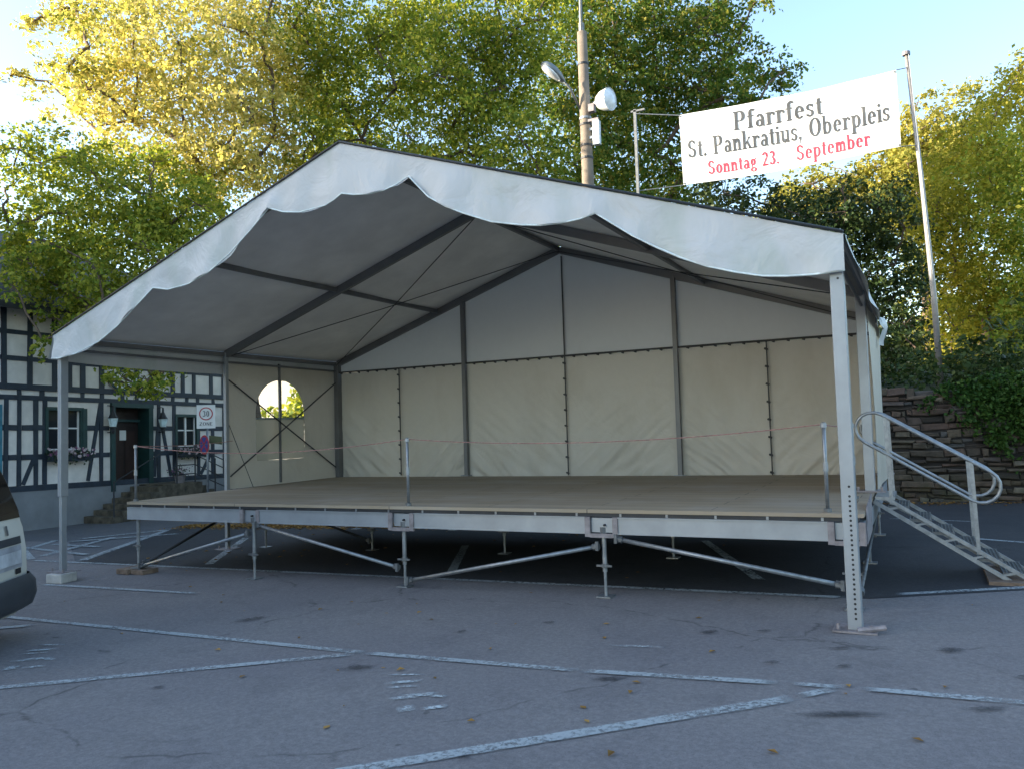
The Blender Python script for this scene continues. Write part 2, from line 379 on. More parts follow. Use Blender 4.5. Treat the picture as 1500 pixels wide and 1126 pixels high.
tag(mask(mk.build('asphalt_patches',M['stain']),ma),kind='structure')
# fallen leaves
def leafbits(name,pts,mat,seed):
    r=random.Random(seed); mb=MB()
    for x,y,s,z in pts:
        a=r.uniform(0,6.3); c,sn=math.cos(a)*s,math.sin(a)*s; t=r.uniform(0,.5)
        mb.poly([(x-c,y-sn,z+.004),(x-sn*.6,y+c*.6,z+.006+s*t),(x+c,y+sn,z+.006),(x+sn*.6,y-c*.6,z+.006+s*t*.6)])
    return mb.build(name,mat)
r=random.Random(3)
pts=[(x,y,.034,gz(x)) for x,y in ((7.05,-2.0),(6.0,-2.5),(8.75,-1.75),(9.05,-.9),(8.0,-.3),(8.15,-.75),(7.3,-3.1),(9.75,-2.6),(9.0,-2.9),(8.6,-2.3),(5.2,-2.0),(3.6,-.5),(6.1,-.35),(8.7,.1),(10.4,-2.2),(11.0,-2.4),(5.0,-.5),(9.6,-3.2))]
pts+=[(r.uniform(-2,13),r.uniform(-3.5,1.2),r.uniform(.015,.03),0) for _ in range(45)]
pts+=[(r.uniform(-1.5,9),r.uniform(1.4,5.6),r.uniform(.02,.045),0) for _ in range(60)]
for _ in range(2600):
    x=r.uniform(-4.4,2.6); pts.append((x,6.0+r.gauss(0,.22)+.05*x,r.uniform(.03,.06),0))
for _ in range(500):
    x=r.uniform(9,16); pts.append((x,10.2-abs(r.gauss(0,.2)),r.uniform(.03,.05),0))
pts=[(x,y,s,gz(x)) for x,y,s,_ in pts]
tag(leafbits('fallen_leaves',pts,M['litter'],1),'scattered dry brown and yellow fallen leaves lying on the asphalt','leaves',kind='stuff')

# hillside behind the retaining wall
mb=MB()
def hill(u,v):
    x=-6+60*u; y=10.75+90*v*v
    h=2.25+ (y-10.75)*.10
    h*= max(0,min(1,(x+5)/4)) if x<0 else 1
    return (x,y,h+.12*math.sin(x*1.3+y)*(1 if y>11.2 else .2))
mb.grid(hill,60,30)
tag(mb.build('hillside',M['hill'],smooth=True),kind='structure')

# ------------------------------------------------------------------ retaining wall
wall=thing('retaining_wall','long dark rubble stone retaining wall with mossy base below the trees','wall',(12,10.4,gz(12)))
mb=MB(); mb.box((-5,10.47,-.3),(34,10.95,2.22)); mb.build('wall_core',M['mortar'],wall)
mb=MB(); r=random.Random(11)
z=-.15
while z<2.27:
    h=r.uniform(.07,.17)*(1.25 if z<.5 else 1); h=min(h,2.34-z); x=r.uniform(-5.2,-4.8)
    while x<34:
        wd=r.choice((r.uniform(.08,.2),r.uniform(.15,.35),r.uniform(.3,.6)))
        zz=z+.045*math.sin(x*.9+z*3)+.02*math.sin(x*3.1+z*7)
        d=r.uniform(-.03,.06); g=.010; hh=h-g+r.uniform(-.03,.012)
        j=lambda:r.uniform(-.02,.02)
        b=len(mb.v); x0,x1=x+g/2,x+wd-g/2; y0=10.42-d
        c=.02
        pr=[(x0+j(),zz+j()),(x1+j(),zz+j()),(x1+j(),zz+hh+j()),(x0+j(),zz+hh+j())]
        ce=((x0+x1)/2,zz+hh/2)
        for yy,s in ((10.50,1),(y0+.02,1),(y0,.0)):
            for (px,pz),(sx,sz) in zip(pr,((1,1),(-1,1),(-1,-1),(1,-1))):
                k=c if s==0 else 0
                mb.v.append((px+sx*k,yy+j()*.5,pz+sz*k))
        for k in (0,4):
            for i in range(4): mb.face((b+k+i,b+k+(i+1)%4,b+k+4+(i+1)%4,b+k+4+i))
        mb.face((b+8,b+9,b+10,b+11)); x+=wd
    z+=h
o=mb.build('stones',M['stone'],wall)

# ------------------------------------------------------------------ tent
EH=3.25; RH=4.96; B1=2.91; B2=5.82
def rz(x): return EH+(RH-EH)*min(x,10-x)/5
tent=thing('marquee_tent','large white open-fronted gable marquee with scalloped valance sheltering the stage','marquee',(5,2.9,gz(5)))
def sag(x,y,t=.045):
    b=(y/B1)%1 if 0<y<B2 else 0
    return -t*math.sin(PI*b)*math.sin(PI*min(1,abs(((x%5)/5))))
mb=MB()
for s0,s1 in ((-.03,5),(5,10.03)):
    mb.grid(lambda u,v:(s0+(s1-s0)*u, -.06+5.95*v, rz(s0+(s1-s0)*u)+sag(s0+(s1-s0)*u,-.06+5.95*v)),26,40)
mb.build('roof_canopy',M['fabric'],tent,smooth=True)
mb=MB()
for s0,s1 in ((-.01,5),(5,10.01)):
    mb.grid(lambda u,v:(s0+(s1-s0)*u, -.045+5.91*v, rz(s0+(s1-s0)*u)+sag(s0+(s1-s0)*u,-.045+5.91*v)-.012),26,40)
mb.build('roof_lining',M['lining'],tent,smooth=True)
# front valance, lower edge follows the scallops
VE=[(-.02,2.93),(.11,2.92),(.5,2.96),(.99,3.09),(1.35,3.26),(1.67,3.46),(1.88,3.59),(2.03,3.68),(2.3,3.63),(2.66,3.66),(3.0,3.76),(3.35,3.94),(3.7,4.18),(3.98,4.39),(4.2,4.31),(4.45,4.27),(4.81,4.29),(4.93,4.33),(5.04,4.385),(5.2,4.345),(5.4,4.32),(5.6,4.325),(5.76,4.36),(5.92,4.42),(6.15,4.17),(6.35,4.04),(6.55,3.94),(6.88,3.80),(7.21,3.72),(7.4,3.69),(7.6,3.68),(7.8,3.69),(7.96,3.72),(8.12,3.60),(8.31,3.46),(8.5,3.34),(8.73,3.21),(8.95,3.11),(9.19,3.03),(9.4,2.975),(9.6,2.95),(9.8,2.94),(10.03,2.95)]
def vlow(x):
    for (a,b),(c,d) in zip(VE,VE[1:]):
        if x<=c: return b+(d-b)*(x-a)/(c-a)
    return VE[-1][1]
xs=[]
for (a,_),(c,_) in zip(VE,VE[1:]):
    n=max(1,int((c-a)/.05)); xs+=[a+(c-a)*i/n for i in range(n)]
xs.append(10.03)
mb=MB(); nv=8; b=0
for x in xs:
    zt=rz(max(0,min(10,x)))+.004; zb=vlow(x)
    for j in range(nv+1):
        t=j/nv; y=-.06-.026*math.sin(x*5.1+.9*math.sin(x*2))*t-.014*math.sin(x*12.7+1.5*math.sin(x*3.1)+t*2)*t-.018*MN.noise(Vector((x*2.6,t*1.5,2)))*math.sin(PI*t)-.02*t
        mb.v.append((x,y,zt+(zb-zt)*t))
for i in range(len(xs)-1):
    for j in range(nv): mb.face((i*(nv+1)+j,i*(nv+1)+j+1,(i+1)*(nv+1)+j+1,(i+1)*(nv+1)+j))
va=mb.build('front_valance',M['fabric'],tent,smooth=True)
mb=MB(); mb.tube([(x,-.09,vlow(x)) for x in xs],.009,6)
mb.build('hem',simple('valance_hem',(.62,.70,.70),.5),va,smooth=True)
mb=MB()
mb.tube([(-.03,-.07,rz(0)+.012),(5,-.07,RH+.012),(10.03,-.07,rz(10)+.012)],.014,6); mb.build('edge_piping',M['dark_steel'],tent,smooth=True)
# side valances
def sval(xx,y0,y1,zb0,zb1,sg):
    mb=MB()
    mb.grid(lambda u,v:(xx+sg*(.02+.05*v+.02*math.sin(17*u)*v+.05*v*v),y0+(y1-y0)*u,EH+(zb0+(zb1-zb0)*u-EH)*v+(-.03*math.sin(PI*((u*2)%1)) if v==1 else 0)),40,6)
    return mb.build('side_valance',M['fabric'],tent,smooth=True)
sval(-.02,-.06,B2,2.93,2.80,-1); sval(10.02,-.06,B2,2.95,2.93,1)
mb=MB(); mb.grid(lambda u,v:(10.10+.05*u+.03*math.sin(5*v),4.35+.16*u,3.06-.36*v),3,6); mb.build('loose_flap',M['fabric'],tent,smooth=True)
# frames
PX=.04
for yf in (.03,B1,B2):
    front=yf<.1
    for x in (PX,10-PX):
        mb=MB(); mb.mat(M['alu'] if front or x>5 or yf==B1 else M['alu_frame'])
        wq=.105 if x>5 else .06 if yf==B1 else .10
        zb=gz(x)+(.0 if x>5 else .12 if front else 0)
        if x>5 and not front: zb=.962
        if front and x<5:
            mb.box((x-.037,yf-.05,1.05),(x+.037,yf+.06,EH-.05)); mb.box((x-.027,yf-.035,zb),(x+.027,yf+.045,1.06))
        else: mb.box((x-wq/2,yf-.06 if wq>.07 else yf-.03,zb+.01),(x+wq/2,yf+.07 if wq>.07 else yf+.04,EH-.04))
        p=mb.build('post',None,tent,bevel=.006)
        mb=MB(); mb.box((x-.16,yf-.13,zb),(x+.16,yf+.15,zb+.014))
        for sx in (-.12,.12): mb.tube([(x+sx,yf-.07,zb),(x+sx,yf-.07,zb+.06)],.014,6)
        mb.build('base_plate',M['bracket'],p)
        if front and x>5:
            for zz in [zb+.10+k*.038 for k in range(26)]+[1.25,2.9]: MB().tube([(x+.01,yf-.062,zz),(x+.01,yf-.058,zz)],.010,8).build('peg_hole',M['black'],p)
            mb=MB(); mb.tube([(x+.02,yf-.1,zb+.02),(x+.22,yf-.06,zb+.05)],.022,8); mb.build('ground_pin',M['bracket'],p)
    for x0,x1 in ((PX,5),(10-PX,5)):
        mb=MB(); mb.beam((x0,yf+.02,rz(min(x0,10-x0) if x0<5 else x0)-.075),(x1,yf+.02,RH-.085),.065,.115)
        mb.build('rafter',M['alu_frame'],tent)
for x in (.03,2.48,5,7.52,9.97):
    for ya,yb in ((.08,B1-.03),(B1+.05,B2-.03)):
        mb=MB(); zz=rz(x)-.075
        mb.beam((x,ya,zz),(x,yb,zz),.05,.07); mb.build('purlin',M['alu_frame'],tent)
for x in (.03,9.97):
    for ya,yb in ((.08,B1-.03),(B1+.05,B2-.03)):
        mb=MB(); mb.tube([(x,ya,3.06),(x,yb,3.04)],.018,6); mb.build('curtain_rail',M['alu_frame'],tent)
# roof bracing cables
for (x0,x1) in ((PX,5),(10-PX,5)):
    for (a,b) in (((x0,B1+.05),(x1,B2-.05)),((x1,B1+.05),(x0,B2-.05))):
        mb=MB(); za=rz(a[0])-.12; zb_=rz(b[0])-.12
        mb.tube([(a[0],a[1],za),((a[0]+b[0])/2,(a[1]+b[1])/2,(za+zb_)/2-.03),(b[0],b[1],zb_)],.008,5); mb.build('roof_cable',M['dark_steel'],tent)
# left side wall with arched window
YW0,YW1,WZ0,WZ1=3.66,4.90,1.35,2.80
def inwin(y,z):
    if y<YW0 or y>YW1 or z<WZ0: return False
    rr=(YW1-YW0)/2; zc=WZ1-rr
    return z<zc or (y-(YW0+YW1)/2)**2+(z-zc)**2<rr*rr
def sidepanel():
    mb=MB(); rr=(YW1-YW0)/2; yc=(YW0+YW1)/2; zc=WZ1-rr; y0,y1,z0,z1=B1+.05,B2-.02,.90,3.06
    n=48; inner=[];outer=[]
    # ring between window outline and wall rectangle
    for i in range(n):
        a=2*PI*i/n; d=(math.cos(a),math.sin(a)); zm=1.95
        # ray from centre (yc,zm)
        t=0
        while inwin(yc+d[0]*t,zm+d[1]*t): t+=.005
        inner.append((yc+d[0]*t,zm+d[1]*t))
        tx=((y1 if d[0]>0 else y0)-yc)/d[0] if abs(d[0])>1e-6 else 1e9; tz=((z1 if d[1]>0 else z0)-zm)/d[1] if abs(d[1])>1e-6 else 1e9
        t=min(tx,tz); outer.append((yc+d[0]*t,zm+d[1]*t))
    for c in ((y0,z0),(y1,z0),(y1,z1),(y0,z1)):
        k=min(range(n),key=lambda i:(outer[i][0]-c[0])**2+(outer[i][1]-c[1])**2); outer[k]=c
    K=5
    for i in range(n):
        for k in range(K+1):
            t=k/K; y=inner[i][0]+(outer[i][0]-inner[i][0])*t; z=inner[i][1]+(outer[i][1]-inner[i][1])*t
            mb.v.append((-.035+.012*math.sin(y*9+z*5)*math.sin(PI*t),y,z))
    for i in range(n):
        for k in range(K): mb.face((i*(K+1)+k,i*(K+1)+k+1,((i+1)%n)*(K+1)+k+1,((i+1)%n)*(K+1)+k))
    return mb,inner
mb,inner=sidepanel(); sw=mb.build('side_wall',M['beige'],tent,smooth=True)
mb=MB(); up=[p for p in inner if p[1]>=2.10]; up.sort(key=lambda p:-p[0]) 
mb.poly([(-.036,YW1,2.10)]+[(-.036,y,z) for y,z in up]+[(-.036,YW0,2.10)]); mb.build('arched_window_pane',M['pvc'],sw)
mb=MB(); mb.poly([(-.036,YW0,WZ0),(-.036,YW1,WZ0),(-.036,YW1,2.10),(-.036,YW0,2.10)]); mb.build('lower_window_pane',M['pvc_milky'],sw)
mb=MB(); mb.box((-.045,YW0,2.085),(-.028,YW1,2.115)); mb.box((-.045,4.26,2.1),(-.028,4.30,2.80)); mb.build('glazing_bar',simple('grey_bar',(.2,.25,.26),.6),sw)
mb=MB(); mb.box((-.035,4.22,.93),(.0,4.255,3.1)); mb.build('side_mullion',M['alu_frame'],tent)
for a,b in (((.02,2.99,2.76),(.02,5.74,1.12)),((.045,2.99,1.12),(.045,5.74,2.80))):
    mb=MB(); mb.tube([a,b],.014,6); mb.build('side_brace',M['dark_steel'],tent)
mb=MB(); mb.tube([(.06,2.95,2.0),(.5,3.05,.94)],.006,5); mb.build('guy_cord',M['dark_steel'],tent)
# right rear bay wall
mb=MB(); mb.grid(lambda u,v:(10.03+.015*math.sin(9*u+4*v),B1+.07+(B2-B1-.1)*u,.93+2.12*v),14,10); mb.build('side_wall',M['beige'],tent,smooth=True)
# rear wall: beige lower panels, grey gable above
XS=[0.0,1.55,3.03,5.05,7.02,8.44,10.0]
ZR=3.0
for i in range(6):
    x0,x1=XS[i],XS[i+1]; ph=i*1.7
    def wp(u,v,x0=x0,x1=x1,ph=ph,i=i):
        x=x0-.004+(x1-x0+.008)*u; z=.80+(ZR-.80)*v
        low=max(0,1-(z-.93)/1.3); lx=u if i%2 else 1-u
        q1=z*1.0+(u if i in (0,2,4) else 1-u)*(x1-x0)*.95; q2=z*1.0-(u if i in (0,2,4) else 1-u)*(x1-x0)*.7
        nz=MN.noise(Vector((q1*5.5+ph*3,q2*.9,ph))); n2=MN.noise(Vector((q1*11,q2*1.8,ph+5))); n3=MN.noise(Vector((x*1.3,z*1.1,ph+9)))
        f=(.07*(1-abs(nz)*2.2)*(.35+low)+.022*n2)*(.25+.75*low)*(.35+.65*lx)+.035*n3*math.sin(PI*u)
        f-=.02*low
        f*=min(1,u*12,(1-u)*12)
        return (x,B2+.062+f,z)
    mb=MB(); mb.grid(wp,44,60); mb.build('rear_wall_panel',M['beige'],tent,smooth=True)
for x0,x1 in zip([0.0,3.03,5.05,7.02],[3.03,5.05,7.02,10.0]):
    mb=MB(); mb.grid(lambda u,v:(x0-.01+(x1-x0+.02)*u,B2+.055+.008*math.sin(5*u+3*v+x0)*math.sin(PI*u),ZR+.03+(rz(x0+(x1-x0)*u)-.006-ZR-.03)*v),14,8)
    mb.build('gable_panel',M['gable'],tent,smooth=True)
mb=MB(); mb.tube([(0.05,B2,ZR+.01),(9.95,B2,ZR+.01)],.016,6)
for k in range(45): 
    x=.15+k*.221; mb.tube([(x-.02,B2-.012,ZR-.005),(x+.02,B2-.012,ZR-.02)],.018,5)
mb.build('laced_rail',M['lace'],tent)
for x in (1.55,5.05,8.44):
    mb=MB(); mb.box((x-.010,B2-.0,.95),(x+.010,B2+.012,ZR if x!=5.05 else RH-.2))
    for k in range(8):
        zz=1.0+k*.27; mb.tube([(x-.03,B2-.01,zz),(x+.02,B2-.02,zz-.02)],.017,6)
    mb.build('laced_seam',M['lace'],tent)
for x in (3.03,7.02):
    mb=MB(); mb.box((x-.035,B2-.05,.95),(x+.035,B2+.03,rz(x)-.12)); g=mb.build('gable_post',M['alu_frame'],tent)
    mb=MB(); mb.box((x-.09,B2-.09,.94),(x+.09,B2+.02,.955)); mb.build('base_plate',M['galv'],g)
# ballast and blocks
mb=MB(); mb.box((-.02,-.16,gz(0)),(.24,.10,gz(0)+.125),rz=.2); o=mb.build('ballast_block',M['concrete'],origin=(.1,0,gz(0)),bevel=.012)
# block is beside / under the left front post
tag(o,'pale concrete block at the foot of the left front tent post','block')

# ------------------------------------------------------------------ stage
stage=thing('stage_platform','low stage platform with brown plywood deck and aluminium front beam under the marquee','stage',(5,3,gz(5)))
def dz(x): return .916+.0042*x
mb=MB()
A=(.46,.70);Bq=(10.02,.70);Cq=(10.0,5.84);D=(-.03,5.84)
for off in (0,-.035):
    for p in (A,Bq,Cq,D): mb.v.append((p[0],p[1],dz(p[0])+off))
mb.face((0,1,2,3)); mb.face((7,6,5,4))
for i in range(4): mb.face((i,4+i,4+(i+1)%4,(i+1)%4))
mb.build('deck',M['deck'],stage)
mb=MB(); 
mb.beam((.5,.735,dz(.5)-.055),(9.98,.735,dz(10)-.055),.03,.035); 
mb.build('dark_gap_strip',M['dark_steel'],stage)  # dark strip stands in for the shadowed gap between deck and front beam
for k in range(20):
    x=.75+k*.47; MB().box((x-.011,.712,dz(x)-.072),(x+.011,.74,dz(x)-.04)).build('deck_clip',M['galv'],stage)
mb=MB(); 
def zz_(x): return dz(x)-.075
for xa,xb in ((.46,2.64),(2.97,4.98),(5.33,7.42),(7.77,9.72)):
    mb.beam((xa,.74,zz_(xa)-.085),(xb,.74,zz_(xb)-.085),.05,.165)
    mb.beam((xa,.712,zz_(xa)-.006),(xb,.712,zz_(xb)-.006),.02,.012); mb.beam((xa,.712,zz_(xa)-.164),(xb,.712,zz_(xb)-.164),.02,.012)
mb.build('front_beam',M['alu'],stage)
for xa,xb,st in ((2.64,2.97,0),(4.98,5.33,1),(7.42,7.77,1),(9.72,10.03,1)):
    mb=MB(); z1=zz_(xa)
    mb.mat(M['alu']).box((xa+.06,.735,z1-.155),(xb-.06,.76,z1-.01))
    mb.mat(M['bracket'])
    for x in (xa,xb-.055): mb.box((x,.70,z1-.20*st-.17*(1-st)),(x+.055,.73,z1+.0))
    if st: mb.box((xa+.056,.70,z1-.205),(xb-.056,.73,z1-.165))
    mb.mat(M['black']).tube([((xa+xb)/2+.03,.705,z1-.08),((xa+xb)/2+.03,.737,z1-.08)],.012,6)
    mb.build('beam_bracket',None,stage)
for k in range(12):
    x=.6+k*.84; MB().beam((x,.78,dz(x)-.11),(x if x<9.5 else 9.9,5.7,dz(x)-.11),.05,.12).build('deck_joist',M['galv_dull'],stage)
mb=MB(); mb.beam((.46,.72,dz(.4)-.16),(-.0,5.8,dz(0)-.16),.04,.165); mb.beam((10.0,.72,dz(10)-.16),(10.0,5.8,dz(10)-.16),.04,.165); mb.beam((0,5.78,dz(0)-.15),(10,5.78,dz(10)-.15),.04,.16)
mb.build('side_beam',M['alu'],stage)
mb=MB(); mb.poly([(10.03,.82,zz_(10)-.2),(10.03,1.55,zz_(10)-.17),(10.035,1.6,dz(10)+.1),(10.03,.95,dz(10)+.03)]); mb.build('scuffed_side_board',M['bracket'],stage,solid=.012)
def leg(x,y,zb=None,coll=True):
    g=gz(x) if zb is None else zb
    mb=MB(); mb.tube([(x,y,g+.25),(x,y,dz(x)-.2)],.024,10); mb.tube([(x,y,g+.01),(x,y,g+.3)],.016,8)
    L=mb.build('leg',M['galv'],stage,smooth=False)
    mb=MB(); mb.box((x-.075,y-.075,g),(x+.075,y+.075,g+.012)); mb.build('foot_plate',M['galv'],L)
    mb=MB(); zc=g+.31
    mb.tube([(x,y,zc-.02),(x,y,zc+.02)],.036,8); mb.beam((x-.08,y-.02,zc),(x+.08,y-.02,zc),.02,.02)
    mb.build('jack_nut',M['galv_dull'],L); MB().tube([(x,y,dz(x)-.24),(x,y,dz(x)-.18)],.04,8).build('leg_collar',M['galv_dull'],L)
for x in (.62,2.83,5.16,7.6,9.9):
    leg(x,.76,zb=gz(x)+(.07 if x<1 else 0))
    leg(x,3.2); 
    leg(x,5.6)
def brace(a,b,m='galv',r=.022):
    mb=MB(); mb.tube([a,b],r,8); o=mb.build('diagonal_brace',M[m],stage,smooth=True)
    for p,q in ((a,b),(b,a)):
        mb=MB(); p=Vector(p); d=(Vector(q)-p).normalized(); mb.tube([p-d*.01,p+d*.06],.034,6); mb.beam(p+Vector((0,-.03,-.04)),p+Vector((0,-.03,.05)),.03,.03); mb.build('clamp',M['galv_dull'],o)
brace((.70,.74,gz(.7)+.10),(2.76,.74,.55)); brace((2.92,.72,.66),(5.10,.72,.24)); brace((5.24,.72,.10),(7.55,.72,.58)); brace((7.75,.72,.66),(9.82,.72,.33))
brace((.66,.84,gz(.6)+.12),(.45,3.1,.72),'dark_steel'); brace((9.95,.85,.25),(10.0,3.1,.72),'galv_dull',.018)
brace((2.83,3.15,.12),(.5,3.25,.7),'dark_steel',.02)
o=MB().box((.36,.60,gz(.6)),(.60,.92,gz(.6)+.07)).build('wood_block',M['woodblk'],origin=(.48,.76,gz(.5)),bevel=.006); tag(o,'brown wood block under the left end of the stage foot, nearest the tent post','block','wood blocks under the stage foot')
o=MB().box((.61,.64,gz(.6)),(.86,.90,gz(.6)+.062)).build('wood_block',M['woodblk'],origin=(.73,.76,gz(.7)),bevel=.006); tag(o,'dark wood block under the stage foot, right-hand one of the pair','block','wood blocks under the stage foot')
# barrier posts and rope
def bpost(x,y,label,h=.78,first=None):
    t=thing('barrier_post',label,'post',(x,y,dz(x)+.002),'thin rope posts on the stage edge')
    z0=dz(x)+.002
    mb=MB(); mb.tube([(x,y,z0+.012),(x,y,z0+h)],.017,8); mb.build('shaft',M['galv'],t,smooth=True)
    mb=MB(); mb.tube([(x,y,z0+.0),(x,y,z0+.03)],.035,8); mb.build('socket',M['galv_dull'],t)
    MB().tube([(x,y,z0+h-.05),(x,y,z0+h-.01)],.027,8).build('rope_clip',M['alu'],t); MB().tube([(x,y,z0+h*.45),(x,y,z0+h*.45+.08)],.023,8).build('clamp_ring',M['alu'],t)
    return (x,y,z0+h-.02)
p0=bpost(.52,.80,'thin galvanised rope post at the left front corner of the stage',.80)
p1=bpost(5.23,.76,'thin galvanised rope post halfway along the stage front edge')
p2=bpost(9.72,.80,'thin galvanised rope post at the right end of the stage, left of the tent post',.80)
p3=bpost(9.86,2.05,'thin galvanised rope post beside the top of the metal stairs',.78)
def rope(a,b,s,n=24):
    a=Vector(a);b=Vector(b); return [tuple(a+(b-a)*(i/n)-Vector((0,0,s*4*(i/n)*(1-i/n)))) for i in range(n+1)]
mb=MB(); mb.tube(rope((.2,2.9,1.72),p0,.03)+rope(p0,p1,.13)[1:]+rope(p1,p2,.10)[1:]+rope(p2,p3,.02)[1:],.0055,5)
o=mb.build('barrier_rope',M['rope'],origin=p0); tag(o,'thin red and white cord strung between the posts along the stage edge','rope')

# ------------------------------------------------------------------ stairs
st=thing('metal_stairs','galvanised metal stairs with looped handrails leading up to the right end of the stage','stairs',(10.7,2.6,gz(10.7)))
YN,YF=2.25,3.0
def sp(t): # top edge of stringer, t 0..1
    return (10.14+(11.36-10.14)*t,.97+(.20-.97)*t)
for y in (YN,YF):
    mb=MB(); a=sp(0);b=sp(1)
    mb.beam((a[0],y,a[1]-.02),(b[0],y,b[1]-.02),.035,.035); mb.beam((a[0]-.12,y,a[1]-.05),(b[0]-.13,y,b[1]-.06),.035,.04)
    for k in range(5):
        q=sp((k+.5)/5); mb.beam((q[0],y,q[1]-.03),(q[0]-.12,y,q[1]-.06),.02,.02)
    mb.build('stringer',M['galv'],st)
for k in range(6):
    q=sp((k+.6)/6.2); zt=q[1]-.03
    mb=MB(); mb.box((q[0]-.11,YN+.02,zt-.03),(q[0]+.09,YN+.04,zt)); mb.box((q[0]-.11,YF-.04,zt-.03),(q[0]+.09,YF-.02,zt))
    for j in range(7): 
        x=q[0]-.11+j*.031; mb.box((x,YN+.04,zt-.022),(x+.008,YF-.04,zt))
    for j in range(14):
        y=YN+.05+j*.05; mb.box((q[0]-.11,y,zt-.018),(q[0]+.09,y+.006,zt-.004))
    mb.build('tread',M['galv_dull'],st)
mb=MB(); mb.box((10.035,YN,.93),(10.22,YF,.965)); mb.build('top_landing',M['galv'],st)
for y in (YN,YF):
    # loop handrail: stadium outline
    ax,az=10.17,1.79; bx,bz=11.08,1.22; rr=.165
    d=Vector((bx-ax,bz-az)).normalized(); nrm=Vector((-d.y,d.x))
    ca=Vector((ax,az))-nrm*rr; cb=Vector((bx,bz))-nrm*rr
    ca=ca-d*.04
    pts=[]
    th=math.atan2(nrm.y,nrm.x)
    for i in range(9): a=th-PI*i/8; pts.append((cb.x+rr*math.cos(a),y,cb.y+rr*math.sin(a)))
    for i in range(9): a=th+PI-PI*i/8 ; pts.append((ca.x+rr*math.cos(a),y,ca.y+rr*math.sin(a)))
    mb=MB(); mb.tube(pts,.0165,8,closed=True); h=mb.build('handrail',M['galv'],st,smooth=True)
    for t,zt in ((.04,1.80),(.655,1.34)):
        q=sp(t); mb=MB(); mb.beam((q[0],y,q[1]-.05),(q[0]-.02,y,zt),.034,.022,up=(0,1,0)); mb.build('handrail_post',M['galv'],st)
o=MB().box((11.0,2.1,gz(11)),(11.5,3.1,gz(11)+.035)).build('wood_plank',M['woodblk'],origin=(11.2,2.6,gz(11.2))); tag(o,'flat wooden plank under the foot of the metal stairs','plank')

# ------------------------------------------------------------------ timber framed house
def Fp(y,z,o=0): 
    return (-8.5-.03*(y-5.94)+o, y, z-.018*(y-4.1))
TJ=[0]; tjr=random.Random(77)
def fbox(mb,y0,y1,z0,z1,o0,o1):
    b=len(mb.v); j=lambda:tjr.uniform(-TJ[0],TJ[0])
    q=((y0+j(),z0+j()*.4),(y1+j(),z0+j()*.4),(y1+j(),z1+j()*.4),(y0+j(),z1+j()*.4))
    for o in (o0,o1):
        for y,z in q: mb.v.append(Fp(y,z,o))
    for q in ((0,1,2,3),(7,6,5,4),(0,4,5,1),(1,5,6,2),(2,6,7,3),(3,7,4,0)): mb.face([b+i for i in q])
def fbeam(mb,y0,z0,y1,z1,w,o=.03):
    a=Fp(y0,z0,o*.45);b=Fp(y1,z1,o*.45); mb.beam(a,b,o+.02,w,up=(0,.3,1) if abs(y1-y0)>abs(z1-z0) else (0,1,0))
house=thing('timber_framed_house','white and black half-timbered inn with slate roof at the left edge','house',(-11,4.5,-.3))
HY0,HY1=1.3,12.3
mb=MB(); mb.mat(M['plaster'])
# facade with holes for door / windows is built of strips
open_=[(5.2,6.1,1.60,2.62),(9.08,9.82,1.62,2.52),(7.05,8.1,.5,2.72),(2.2,3.1,1.6,2.62)]
ys=sorted(set([HY0,HY1]+[v for o in open_ for v in o[:2]])); zs=sorted(set([.66,5.25]+[v for o in open_ for v in o[2:]]))
for ya,yb in zip(ys,ys[1:]):
    for za,zb in zip(zs,zs[1:]):
        yc,zc=(ya+yb)/2,(za+zb)/2
        if any(o[0]<yc<o[1] and o[2]<zc<o[3] for o in open_): continue
        mb.poly([Fp(ya,za),Fp(yb,za),Fp(yb,zb),Fp(ya,zb)])
W0=Fp(HY0,0)[0]-9; 
mb.poly([Fp(HY1,-.5),(W0,HY1,-.5),(W0,HY1,5.2),Fp(HY1,5.25)]); mb.poly([(W0,HY0,-.5),Fp(HY0,-.5),Fp(HY0,5.25),(W0,HY0,5.2)]); mb.poly([(W0,HY1,-.5),(W0,HY0,-.5),(W0,HY0,5.2),(W0,HY1,5.2)])
mb.build('wall',None,house)
mb=MB(); fbox(mb,HY0-.03,HY1+.03,-.6,.68,-.25,.035); mb.build('plinth',M['plinth'],house)
TJ[0]=.012; mb=MB(); up=[1.5,2.5,3.3,4.14,4.76,5.38,5.77,6.14,6.68,7.3,7.75,8.25,8.95,9.32,9.72,10.37,10.87,11.5,12.2]
for y in up: fbox(mb,y-.065,y+.065,3.14,5.2,-.02,.03)
for z in (4.42,3.80):
    for a,b in zip(up,up[1:]):
        if not any(o[0]<(a+b)/2<o[1] and o[2]<z<o[3] for o in open_): fbox(mb,a+.065,b-.065,z-.055,z+.055,-.02,.026)
fbox(mb,HY0,HY1,5.12,5.28,-.02,.034); fbox(mb,HY0,HY1,3.06,3.20,-.02,.05); fbox(mb,HY0,HY1,2.83,2.94,-.02,.036); fbox(mb,HY0,HY1,.66,.80,-.02,.045)
y=HY0+.3
for y in [1.5,2.2,2.9,3.6,4.5,5.06,6.14,6.68,7.3,7.75,8.42,8.95,9.45,9.85,10.45,11.1,11.7]: fbox(mb,y-.05,y+.05,2.94,3.06,-.02,.03)
gp=[1.4,1.7,2.1,3.2,3.7,4.2,4.51,4.91,5.13,6.66,8.46,8.99,9.87,10.42,10.87,11.5,12.2]
for y in gp: fbox(mb,y-.055,y+.055,.80,2.83,-.02,.028)
